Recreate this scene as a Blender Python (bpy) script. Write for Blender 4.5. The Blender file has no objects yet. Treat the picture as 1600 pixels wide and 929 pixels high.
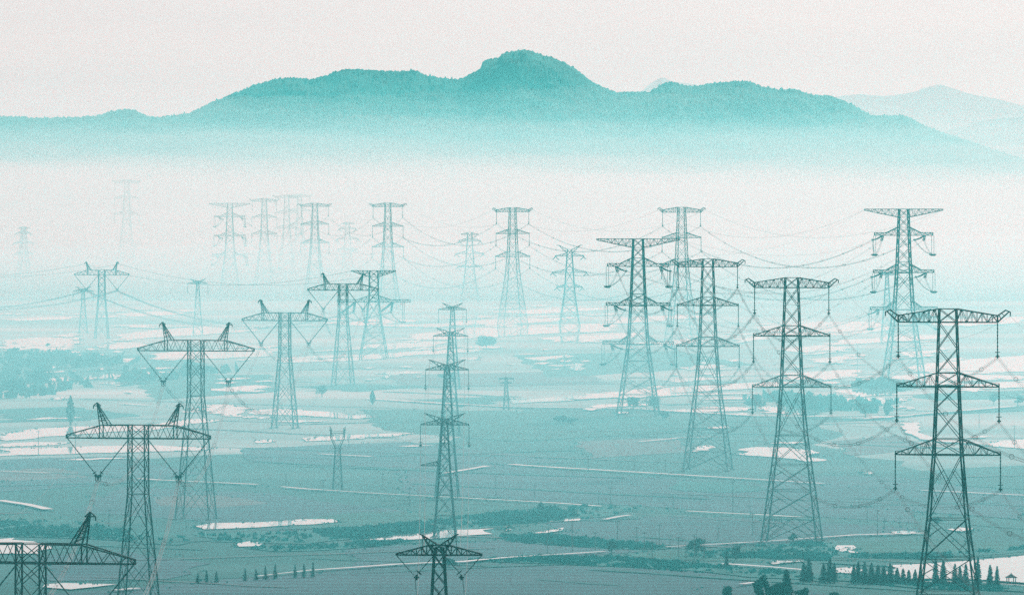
import bpy, math, random
from mathutils import Vector, noise
R = math.radians
rnd = random.Random(7)
S = bpy.context.scene
C = S.collection

# ------------------------------------------------------------------ camera, light, exposure
CAM_H = 97.0          # metres above the plain
F = 9690.0            # focal length in photo pixels (1600 wide)
HY = 287.0            # horizon row in the photo
cam = bpy.data.cameras.new('camera')
co = bpy.data.objects.new('camera', cam); C.objects.link(co)
cam.sensor_width = 36.0
cam.lens = 36.0 * F / 1600
cam.shift_y = -(464.5 - HY) / 1600
cam.clip_start = 1.0
cam.clip_end = 90000
co.location = (0, 0, CAM_H)
co.rotation_euler = (R(90), 0, 0)
S.camera = co

SUN_EL, SUN_AZ = 34.0, 24.0
w = bpy.data.worlds.new('World'); S.world = w
w.use_nodes = True
nt = w.node_tree
for n in list(nt.nodes): nt.nodes.remove(n)
out = nt.nodes.new('ShaderNodeOutputWorld')
bg = nt.nodes.new('ShaderNodeBackground')
sky = nt.nodes.new('ShaderNodeTexSky')
sky.sky_type = 'NISHITA'
sky.sun_disc = False
sky.sun_elevation = R(SUN_EL)
sky.sun_rotation = R(SUN_AZ)
sky.air_density = 1.0
sky.dust_density = 3.0
sky.ozone_density = 1.0
mixw = nt.nodes.new('ShaderNodeMix'); mixw.data_type = 'RGBA'
mixw.inputs[0].default_value = 0.8
mixw.inputs[7].default_value = (9.55, 9.0, 9.05, 1)      # high thin overcast
nt.links.new(sky.outputs[0], mixw.inputs[6])
# faint streaks of high cloud
tcw = nt.nodes.new('ShaderNodeTexCoord')
mpw = nt.nodes.new('ShaderNodeMapping'); mpw.inputs['Scale'].default_value = (14, 14, 160)
nzw = nt.nodes.new('ShaderNodeTexNoise'); nzw.inputs['Scale'].default_value = 1.0; nzw.inputs['Detail'].default_value = 5
crw = nt.nodes.new('ShaderNodeValToRGB')
crw.color_ramp.elements[0].position = 0.3; crw.color_ramp.elements[0].color = (0.90, 0.875, 0.895, 1)
crw.color_ramp.elements[1].position = 0.62; crw.color_ramp.elements[1].color = (1.0, 0.98, 0.975, 1)
mulw = nt.nodes.new('ShaderNodeMix'); mulw.data_type = 'RGBA'; mulw.blend_type = 'MULTIPLY'; mulw.inputs[0].default_value = 1.0
nt.links.new(tcw.outputs['Generated'], mpw.inputs[0]); nt.links.new(mpw.outputs[0], nzw.inputs['Vector'])
nt.links.new(nzw.outputs['Fac'], crw.inputs[0]); nt.links.new(mixw.outputs[2], mulw.inputs[6]); nt.links.new(crw.outputs[0], mulw.inputs[7])
nt.links.new(mulw.outputs[2], bg.inputs[0])
bg.inputs[1].default_value = 0.0835
nt.links.new(bg.outputs[0], out.inputs[0])

sd = bpy.data.lights.new('sun', 'SUN')
so = bpy.data.objects.new('sun', sd); C.objects.link(so)
sd.energy = 2.4
sd.angle = R(2)
sd.color = (1.0, 0.96, 0.93)
sv = Vector((math.sin(R(SUN_AZ)) * math.cos(R(SUN_EL)), math.cos(R(SUN_AZ)) * math.cos(R(SUN_EL)), math.sin(R(SUN_EL))))
so.rotation_euler = (-sv).to_track_quat('-Z', 'Y').to_euler()
so.location = (0, 0, 400)

S.view_settings.view_transform = 'Standard'
S.view_settings.look = 'None'
S.view_settings.exposure = 0.0
S.view_settings.gamma = 1.0
S.view_settings.use_curve_mapping = False
S.render.engine = 'CYCLES'
S.cycles.use_denoising = False
S.cycles.max_bounces = 4
S.cycles.volume_bounces = 1
S.cycles.transparent_max_bounces = 8

HAZE_D = 1 / 7400.0
HAZE_C = (0.14, 0.93, 0.97)
HAZE_G = 0.5
MIST_D = 1 / 2900.0
LOW_D = 1 / 1600.0

# ------------------------------------------------------------------ helpers
def PX(x, y, Y):
    "photo pixel at depth Y -> point"
    return Vector(((x - 800) / F * Y, Y, CAM_H - (y - HY) / F * Y))

def G(x, y, z=0.0):
    "photo pixel -> point on the plain"
    Y = (CAM_H - z) * F / (y - HY)
    return Vector(((x - 800) / F * Y, Y, z))

def node_mat(name):
    m = bpy.data.materials.new(name); m.use_nodes = True
    t = m.node_tree
    return m, t, t.nodes['Principled BSDF']

def noise_mat(name, c1, c2, scale=0.05, rough=0.9, detail=5, stretch=(1, 1, 1), metal=0.0, c3=None, lo=0.35, hi=0.65):
    m, t, b = node_mat(name)
    tc = t.nodes.new('ShaderNodeTexCoord')
    mp = t.nodes.new('ShaderNodeMapping'); mp.inputs['Scale'].default_value = stretch
    nz = t.nodes.new('ShaderNodeTexNoise')
    nz.inputs['Scale'].default_value = scale; nz.inputs['Detail'].default_value = detail
    nz.inputs['Roughness'].default_value = 0.65
    cr = t.nodes.new('ShaderNodeValToRGB')
    cr.color_ramp.elements[0].position = lo; cr.color_ramp.elements[0].color = (*c1, 1)
    cr.color_ramp.elements[1].position = hi; cr.color_ramp.elements[1].color = (*c2, 1)
    if c3:
        e = cr.color_ramp.elements.new((lo + hi) / 2); e.color = (*c3, 1)
    t.links.new(tc.outputs['Object'], mp.inputs['Vector'])
    t.links.new(mp.outputs[0], nz.inputs['Vector'])
    t.links.new(nz.outputs['Fac'], cr.inputs[0])
    t.links.new(cr.outputs[0], b.inputs['Base Color'])
    b.inputs['Roughness'].default_value = rough
    b.inputs['Metallic'].default_value = metal
    b.inputs['Specular IOR Level'].default_value = 0.2
    return m

class MB:
    def __init__(s): s.v = []; s.f = []
    def bar(s, p, q, t, t2=None):
        p = Vector(p); q = Vector(q); d = q - p
        if d.length < 1e-6: return
        d.normalize()
        u = d.cross(Vector((0, 0, 1)))
        if u.length < 0.05: u = d.cross(Vector((0, 1, 0)))
        u.normalize(); w_ = d.cross(u)
        t2 = t if t2 is None else t2
        b = len(s.v)
        for pt, h in ((p, t / 2), (q, t2 / 2)):
            for a, c in ((-1, -1), (1, -1), (1, 1), (-1, 1)):
                s.v.append(pt + u * (a * h) + w_ * (c * h))
        s.f += [(b, b+1, b+5, b+4), (b+1, b+2, b+6, b+5), (b+2, b+3, b+7, b+6), (b+3, b, b+4, b+7),
                (b+3, b+2, b+1, b), (b+4, b+5, b+6, b+7)]
    def tube(s, pts, radii, n=6):
        pts = [Vector(p) for p in pts]
        if not hasattr(radii, '__len__'): radii = [radii] * len(pts)
        b = len(s.v); N = len(pts)
        for i, p in enumerate(pts):
            d = (pts[min(i+1, N-1)] - pts[max(i-1, 0)]).normalized()
            u = d.cross(Vector((0, 0, 1)))
            if u.length < 0.05: u = d.cross(Vector((1, 0, 0)))
            u.normalize(); w_ = d.cross(u)
            for k in range(n):
                a = 2 * math.pi * k / n
                s.v.append(p + (u * math.cos(a) + w_ * math.sin(a)) * radii[i])
        for i in range(N - 1):
            for k in range(n):
                k2 = (k + 1) % n
                s.f.append((b+i*n+k, b+i*n+k2, b+(i+1)*n+k2, b+(i+1)*n+k))
        s.f.append(tuple(b + k for k in range(n))[::-1])
        s.f.append(tuple(b + (N-1)*n + k for k in range(n)))
    def ring(s, c, ax, r, t, n=12, m=4):
        c = Vector(c); ax = Vector(ax).normalized()
        u = ax.cross(Vector((0, 0, 1)))
        if u.length < 0.05: u = ax.cross(Vector((1, 0, 0)))
        u.normalize(); w_ = ax.cross(u)
        b = len(s.v)
        for i in range(n):
            a = 2*math.pi*i/n; e = u*math.cos(a) + w_*math.sin(a)
            for k in range(m):
                g = 2*math.pi*k/m
                s.v.append(c + e*(r + t*math.cos(g)) + ax*(t*math.sin(g)))
        for i in range(n):
            i2 = (i+1) % n
            for k in range(m):
                k2 = (k+1) % m
                s.f.append((b+i*m+k, b+i2*m+k, b+i2*m+k2, b+i*m+k2))
    def box(s, lo, hi):
        b = len(s.v)
        for z in (lo[2], hi[2]):
            s.v += [Vector((lo[0], lo[1], z)), Vector((hi[0], lo[1], z)), Vector((hi[0], hi[1], z)), Vector((lo[0], hi[1], z))]
        s.f += [(b+3, b+2, b+1, b), (b+4, b+5, b+6, b+7), (b, b+1, b+5, b+4), (b+1, b+2, b+6, b+5), (b+2, b+3, b+7, b+6), (b+3, b, b+4, b+7)]
    def quad(s, c, u, v):
        b = len(s.v)
        s.v += [c - u - v, c + u - v, c + u + v, c - u + v]
        s.f.append((b, b+1, b+2, b+3))
    def mesh(s, name):
        me = bpy.data.meshes.new(name)
        me.from_pydata([tuple(p) for p in s.v], [], s.f)
        me.update()
        return me
    def build(s, name, m, parent=None):
        return link(name, s.mesh(name), m, parent)

def link(name, me, m=None, parent=None):
    o = bpy.data.objects.new(name, me); C.objects.link(o)
    if m is not None and not me.materials: me.materials.append(m)
    if parent is not None: o.parent = parent
    return o

def empty(name, loc, rz=0.0, sc=1.0):
    o = bpy.data.objects.new(name, None); C.objects.link(o)
    o.location = loc; o.rotation_euler = (0, 0, rz); o.scale = (sc,) * 3
    o.empty_display_size = 1
    return o

def tag(o, label, cat, group=None):
    o['label'] = label; o['category'] = cat
    if group: o['group'] = group
    return o

def struct(o, label=None):
    o['kind'] = 'structure'
    if label: o['label'] = label
    return o

def stuff(o, label):
    o['kind'] = 'stuff'; o['label'] = label
    return o

# ------------------------------------------------------------------ haze
def vol_box(name, lo, hi, density, color, g, roll=0.0, seed=0.0, sx=0.0016, sy=0.0009):
    m = bpy.data.materials.new(name); m.use_nodes = True
    t = m.node_tree
    for n in list(t.nodes): t.nodes.remove(n)
    o_ = t.nodes.new('ShaderNodeOutputMaterial')
    pv = t.nodes.new('ShaderNodeVolumePrincipled')
    pv.inputs['Color'].default_value = (*color, 1)
    pv.inputs['Absorption Color'].default_value = (1, 1, 1, 1)
    pv.inputs['Density'].default_value = density
    pv.inputs['Anisotropy'].default_value = g
    t.links.new(pv.outputs[0], o_.inputs['Volume'])
    b = MB()
    if not roll:
        b.box(lo, hi)
        return b.build(name, m)
    # mist with a rolling upper surface
    nx, ny = 90, 70
    for j in range(ny + 1):
        for i in range(nx + 1):
            x = lo[0] + (hi[0] - lo[0]) * i / nx; y = lo[1] + (hi[1] - lo[1]) * j / ny
            z = hi[2] + roll * 1.5 * noise.fractal(Vector((x * sx + seed, y * sy, seed)), 0.8, 2.1, 4)
            b.v.append(Vector((x, y, z)))
    W = nx + 1; n1 = len(b.v)
    for j in range(ny):
        for i in range(nx): b.f.append((j*W+i, j*W+i+1, (j+1)*W+i+1, (j+1)*W+i))
    rim = [i for i in range(W)] + [j*W+nx for j in range(1, ny + 1)] + [ny*W+i for i in range(nx - 1, -1, -1)] + [j*W for j in range(ny - 1, 0, -1)]
    for k in rim: b.v.append(Vector((b.v[k].x, b.v[k].y, lo[2])))
    nr = len(rim)
    for k in range(nr):
        k2 = (k + 1) % nr
        b.f.append((rim[k], n1 + k, n1 + k2, rim[k2]))
    b.f.append(tuple(n1 + k for k in range(nr))[::-1])
    return b.build(name, m)

FAR = 11400.0
stuff(vol_box('haze', (-4200, -300, -2.0), (4200, 11460, 186), HAZE_D, HAZE_C, HAZE_G), 'pale teal haze lying over the plain')
stuff(vol_box('mist_bank', (-4100, 4600, -1.5), (4100, 11440, 114), MIST_D, (0.92, 0.97, 0.95), HAZE_G, 24, 3.3), 'white mist bank lying at the foot of the mountains')
stuff(vol_box('mist_veil', (-4120, 4000, -1.2), (4120, 11450, 160), 1 / 8000.0, (0.85, 0.97, 0.97), HAZE_G, 22, 8.1), 'thin white veil of mist climbing the mountain slopes')
stuff(vol_box('ground_mist', (-4150, 1400, -1.0), (4150, 11430, 52), LOW_D, (0.31, 0.90, 1.0), HAZE_G, 10, 5.7), 'low teal ground mist hanging over the flooded fields')
stuff(vol_box('valley_mist', (-6000, 14500, -2.0), (6000, 19000, 900), 1/3400.0, (0.7, 0.95, 1.0), HAZE_G), 'pale mist filling the valley behind the near mountains')

# ------------------------------------------------------------------ materials
M = {}
M['ground'] = noise_mat('ground_grass', (0.012, 0.095, 0.096), (0.070, 0.195, 0.200), 0.006, stretch=(0.6, 1, 1), detail=10, c3=(0.016, 0.115, 0.118), lo=0.30, hi=0.72)
M['plough'] = noise_mat('ploughed_soil', (0.014, 0.086, 0.106), (0.066, 0.136, 0.168), 0.013, stretch=(0.5, 1.6, 1), detail=12, lo=0.3, hi=0.7)
M['grass'] = noise_mat('field_grass', (0.004, 0.085, 0.080), (0.034, 0.165, 0.152), 0.014, detail=12, stretch=(0.6, 1.5, 1), lo=0.3, hi=0.7)
M['stubble'] = noise_mat('stubble', (0.075, 0.115, 0.125), (0.13, 0.155, 0.17), 0.02, detail=8, stretch=(0.5, 2, 1))
M['track'] = noise_mat('pale_track', (0.55, 0.60, 0.60), (0.75, 0.78, 0.78), 0.05)
M['steel'] = noise_mat('galvanised_steel', (0.006, 0.010, 0.012), (0.018, 0.024, 0.027), 0.3, rough=0.7)
M['glassins'] = noise_mat('insulator_glass', (0.015, 0.045, 0.05), (0.03, 0.07, 0.075), 1.0, rough=0.3)
M['wire'] = noise_mat('conductor_aluminium', (0.05, 0.06, 0.065), (0.09, 0.10, 0.105), 0.5, rough=0.5, metal=0.5)
M['leaf'] = noise_mat('leaf', (0.012, 0.060, 0.060), (0.035, 0.110, 0.105), 0.6)
M['leafd'] = noise_mat('conifer_needles', (0.010, 0.050, 0.055), (0.025, 0.085, 0.085), 0.8)
M['reed'] = noise_mat('reeds', (0.002, 0.130, 0.126), (0.009, 0.225, 0.215), 0.05)
M['marsh'] = noise_mat('marsh_ground', (0.003, 0.100, 0.100), (0.022, 0.175, 0.172), 0.03, detail=9)
M['bark'] = noise_mat('bark', (0.03, 0.04, 0.04), (0.06, 0.07, 0.07), 2.0)
M['concrete'] = noise_mat('pole_concrete', (0.10, 0.12, 0.13), (0.16, 0.18, 0.18), 1.0)
M['wood'] = noise_mat('dark_wood', (0.03, 0.04, 0.045), (0.05, 0.06, 0.06), 2.0)
M['tile'] = noise_mat('roof_tile', (0.04, 0.06, 0.065), (0.07, 0.085, 0.09), 3.0)
M['forest'] = noise_mat('mountain_forest', (0.006, 0.085, 0.068), (0.036, 0.215, 0.182), 0.012, detail=12, stretch=(1, 1, 2))
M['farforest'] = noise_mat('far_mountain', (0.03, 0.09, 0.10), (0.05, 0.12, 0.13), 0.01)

def water_mat():
    m, t, b = node_mat('still_water')
    b.inputs['Base Color'].default_value = (0.30, 0.36, 0.37, 1)
    b.inputs['Roughness'].default_value = 0.03
    b.inputs['IOR'].default_value = 1.45
    b.inputs['Specular IOR Level'].default_value = 0.5
    tc = t.nodes.new('ShaderNodeTexCoord')
    nz = t.nodes.new('ShaderNodeTexNoise'); nz.inputs['Scale'].default_value = 0.35; nz.inputs['Detail'].default_value = 4
    bp = t.nodes.new('ShaderNodeBump'); bp.inputs['Strength'].default_value = 0.012; bp.inputs['Distance'].default_value = 0.1
    t.links.new(tc.outputs['Object'], nz.inputs['Vector'])
    t.links.new(nz.outputs['Fac'], bp.inputs['Height'])
    t.links.new(bp.outputs[0], b.inputs['Normal'])
    return m
M['water'] = water_mat()
M['wet'] = noise_mat('wet_paddy_stubble', (0.10, 0.23, 0.23), (0.50, 0.58, 0.58), 0.0042, stretch=(0.5, 1.3, 1), detail=9, c3=(0.24, 0.38, 0.38), lo=0.34, hi=0.68)
def furrows(m, period, amt):
    t = m.node_tree; b = t.nodes['Principled BSDF']
    src = b.inputs['Base Color'].links[0].from_socket
    tc = t.nodes.new('ShaderNodeTexCoord')
    wv = t.nodes.new('ShaderNodeTexWave'); wv.bands_direction = 'Y'
    wv.inputs['Scale'].default_value = 0.314 / period; wv.inputs['Distortion'].default_value = 7.0
    wv.inputs['Detail'].default_value = 4; wv.inputs['Detail Scale'].default_value = 0.15
    mx = t.nodes.new('ShaderNodeMix'); mx.data_type = 'RGBA'; mx.blend_type = 'MULTIPLY'
    mr = t.nodes.new('ShaderNodeMapRange'); mr.inputs['To Min'].default_value = 1 - amt; mr.inputs['To Max'].default_value = 1 + amt * 0.6
    mx.inputs[0].default_value = 1
    t.links.new(tc.outputs['Object'], wv.inputs['Vector']); t.links.new(wv.outputs['Fac'], mr.inputs['Value'])
    t.links.new(src, mx.inputs[6]); t.links.new(mr.outputs[0], mx.inputs[7]); t.links.new(mx.outputs[2], b.inputs['Base Color'])
furrows(M['plough'], 12.0, 0.26)
furrows(M['grass'], 16.0, 0.25)
furrows(M['stubble'], 12.0, 0.25)

# ------------------------------------------------------------------ ground
b = MB()
b.v += [Vector((-4000, -200, 0)), Vector((4000, -200, 0)), Vector((4000, FAR, 0)), Vector((-4000, FAR, 0))]
b.f.append((0, 1, 2, 3))
struct(b.build('ground', M['ground']), 'wide flat farmland')

# ------------------------------------------------------------------ mountains
def interp(tab, x):
    if x <= tab[0][0]: return tab[0][1]
    for (x0, y0), (x1, y1) in zip(tab, tab[1:]):
        if x <= x1:
            t = (x - x0) / (x1 - x0)
            return y0 + (y1 - y0) * t
    return tab[-1][1]

RIDGE = [(-1500, 215), (-700, 190), (-200, 178), (0, 181), (50, 184), (100, 184), (150, 181), (165, 176), (190, 171), (210, 171), (228, 180), (240, 183),
         (275, 180), (297, 176), (330, 160), (365, 146), (400, 132), (430, 123), (455, 121), (485, 124), (510, 118), (535, 108), (560, 108),
         (590, 111), (620, 111), (650, 110), (668, 118), (700, 123), (715, 124), (735, 116), (750, 107), (755, 96), (765, 92), (778, 91),
         (785, 84), (800, 80), (816, 77), (835, 82), (860, 89), (880, 96), (900, 108), (920, 124), (945, 138), (965, 144), (1000, 143), (1015, 143),
         (1030, 134), (1048, 127), (1065, 132), (1085, 134), (1110, 130), (1140, 127), (1165, 126), (1185, 133), (1215, 140), (1240, 139),
         (1270, 148), (1300, 150), (1330, 163), (1360, 180), (1390, 181), (1410, 179), (1430, 187), (1445, 197), (1480, 209), (1520, 222), (1560, 236), (1600, 248), (1900, 262), (3000, 270)]

def mountain(name, ridge, Yr, Yf, Yb, mat, rough, x0, x1, step, rows, seed, label, bump=3.0):
    s = Yr / F
    xs = []
    x = x0
    while x <= x1:
        xs.append(x); x += step if -150 < x < 1750 else step * 6
    v = []; f = []
    r2 = random.Random(seed)
    ys = [(Yf + (Yr - Yf) * (i / rows)) for i in range(rows + 1)] + [Yr + (Yb - Yr) * (i / 8) for i in range(1, 9)]
    for j, Y in enumerate(ys):
        for px in xs:
            X = (px - 800) * s
            # the ridge line wanders in depth along X, its height stays that of the profile
            zt = CAM_H + (HY - interp(ridge, px)) * s
            if j <= rows:
                t = j / rows
                prof = t ** 0.85
                n_ = noise.fractal(Vector((X * 0.0035 + seed, Y * 0.0035, 0)), 0.9, 2.1, 5)
                z = zt * prof + n_ * rough * t * (1 - t) * 4
                if t > 0.02: z += r2.uniform(-1, 1) * bump * 0.45 + (bump * r2.random() if r2.random() < 0.10 else 0)
            else:
                t = 1 - (j - rows) / 8
                z = zt * t
            if j == 0 or j == len(ys) - 1: z = -1
            v.append((X, Y, z))
    W = len(xs)
    for j in range(len(ys) - 1):
        for i in range(W - 1):
            f.append((j*W+i, j*W+i+1, (j+1)*W+i+1, (j+1)*W+i))
    me = bpy.data.meshes.new(name); me.from_pydata(v, [], f); me.update()
    for p in me.polygons: p.use_smooth = False
    return struct(link(name, me, mat), label)

mountain('mountain', RIDGE, 12500, 11500, 13900, M['forest'], 60, -900, 2500, 2.0, 70, 3, 'long forested mountain ridge rising out of the mist', 4.0)
FARR = [(-1500, 290), (900, 270), (980, 160), (1005, 140), (1020, 128), (1035, 120), (1050, 128), (1080, 131), (1120, 140), (1200, 160), (1260, 170), (1310, 150), (1345, 147), (1375, 150),
        (1400, 149), (1430, 143), (1450, 136), (1468, 132), (1490, 138), (1515, 147), (1560, 155), (1600, 166), (1700, 175), (1900, 200), (3500, 270)]
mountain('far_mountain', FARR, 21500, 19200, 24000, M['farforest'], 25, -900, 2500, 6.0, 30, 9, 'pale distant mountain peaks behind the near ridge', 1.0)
NEARR = [(-1500, 300), (1300, 300), (1400, 235), (1450, 212), (1500, 197), (1530, 190), (1560, 185), (1590, 183), (1640, 184), (1800, 200), (3000, 280)]
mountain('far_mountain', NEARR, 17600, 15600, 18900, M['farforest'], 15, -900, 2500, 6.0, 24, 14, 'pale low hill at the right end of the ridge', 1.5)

# ------------------------------------------------------------------ fields, tracks, water
def sheet(name, pts, mat, z, label=None, sub=0, jitter=0.0):
    """flat polygon on the plain from an outline of photo pixels; the outline is roughened a little so that banks look worn"""
    P = [G(x, y) for x, y in pts]
    out_ = []
    n = len(P)
    for i in range(n):
        a, c = P[i], P[(i + 1) % n]
        d = c - a
        k = max(1, min(40, int(d.length / max(sub, 1)))) if sub else 1
        nn = Vector((-d.y, d.x, 0)).normalized() if d.length > 0 else Vector((0, 0, 0))
        for q in range(k):
            p = a.lerp(c, q / k)
            if q: p = p + nn * rnd.uniform(-jitter, jitter)
            out_.append(Vector((p.x, p.y, z)))
    me = bpy.data.meshes.new(name)
    me.from_pydata([tuple(p) for p in out_], [], [tuple(range(len(out_)))])
    me.update()
    if me.polygons[0].normal.z < 0: me.flip_normals()
    return struct(link(name, me, mat), label)

FIELDS = [   # ploughed, grassy and stubble fields
 ('plough', [(350, 905), (620, 880), (800, 880), (1080, 890), (1300, 929), (1300, 990), (0, 990), (0, 935)]),
 ('plough', [(180, 760), (420, 770), (760, 815), (520, 842), (300, 812), (120, 800)]),
 ('stubble', [(240, 776), (330, 772), (420, 786), (330, 794), (250, 790)]),
 ('plough', [(540, 858), (880, 838), (1000, 862), (820, 872), (560, 890)]),
 ('plough', [(830, 812), (1060, 806), (1200, 812), (1440, 826), (1430, 834), (1180, 852), (960, 858), (880, 838)]),
 ('plough', [(620, 735), (760, 722), (900, 738), (1200, 758), (1420, 772), (1440, 818), (1200, 802), (900, 786), (640, 770)]),
 ('grass', [(420, 820), (560, 800), (760, 798), (900, 800), (820, 822), (560, 838)]),
 ('grass', [(1180, 856), (1260, 850), (1440, 842), (1600, 850), (1600, 866), (1440, 880), (1200, 872)]),
 ('grass', [(980, 866), (1180, 855), (1190, 878), (1010, 874)]),
 ('stubble', [(900, 690), (1060, 682), (1080, 706), (920, 716)]),
 ('plough', [(380, 700), (640, 690), (900, 722), (620, 734), (400, 722)]),
 ('plough', [(0, 718), (200, 712), (320, 740), (180, 756), (0, 768)]),
 ('stubble', [(0, 735), (80, 730), (150, 745), (0, 752)]),
 ('grass', [(0, 800), (90, 806), (180, 838), (0, 838)]),
 ('plough', [(60, 868), (200, 862), (330, 880), (260, 905), (80, 908)]),
 ('grass', [(560, 640), (800, 642), (1080, 655), (1060, 676), (800, 690), (600, 672)]),
 ('plough', [(1200, 740), (1400, 746), (1600, 772), (1600, 812), (1440, 800), (1220, 778)]),
 ('stubble', [(1296, 690), (1400, 680), (1440, 700), (1330, 712)]),
 ('grass', [(200, 590), (420, 585), (430, 612), (240, 625)]),
 ('stubble', [(600, 586), (900, 580), (960, 600), (640, 606)]),
 ('grass', [(800, 555), (1060, 548), (1180, 570), (860, 590)]),
 ('stubble', [(1380, 590), (1600, 585), (1600, 600), (1390, 606)]),
]
for i, (k, pts) in enumerate(FIELDS):
    nm = {'plough': 'ploughed_field', 'grass': 'grass_field', 'stubble': 'stubble_field'}[k]
    sheet(nm, pts, M[k], 0.06 + 0.006 * i, None, 18, 3.0)

WET = [
 [(-200, 470), (1900, 470), (1900, 632), (1600, 633), (1350, 654), (1180, 648), (1000, 638), (800, 634), (575, 622), (420, 616), (300, 560), (120, 548), (-200, 552)],
 [(-100, 600), (300, 590), (560, 610), (820, 640), (860, 662), (700, 690), (560, 700), (470, 706), (240, 716), (-100, 722)],
 [(1290, 660), (1640, 640), (1700, 720), (1440, 735), (1300, 700)],
]
for i, pts in enumerate(WET): sheet('wet_paddies', pts, M['wet'], 0.02 + 0.008 * i, None, 30, 8.0)

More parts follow.
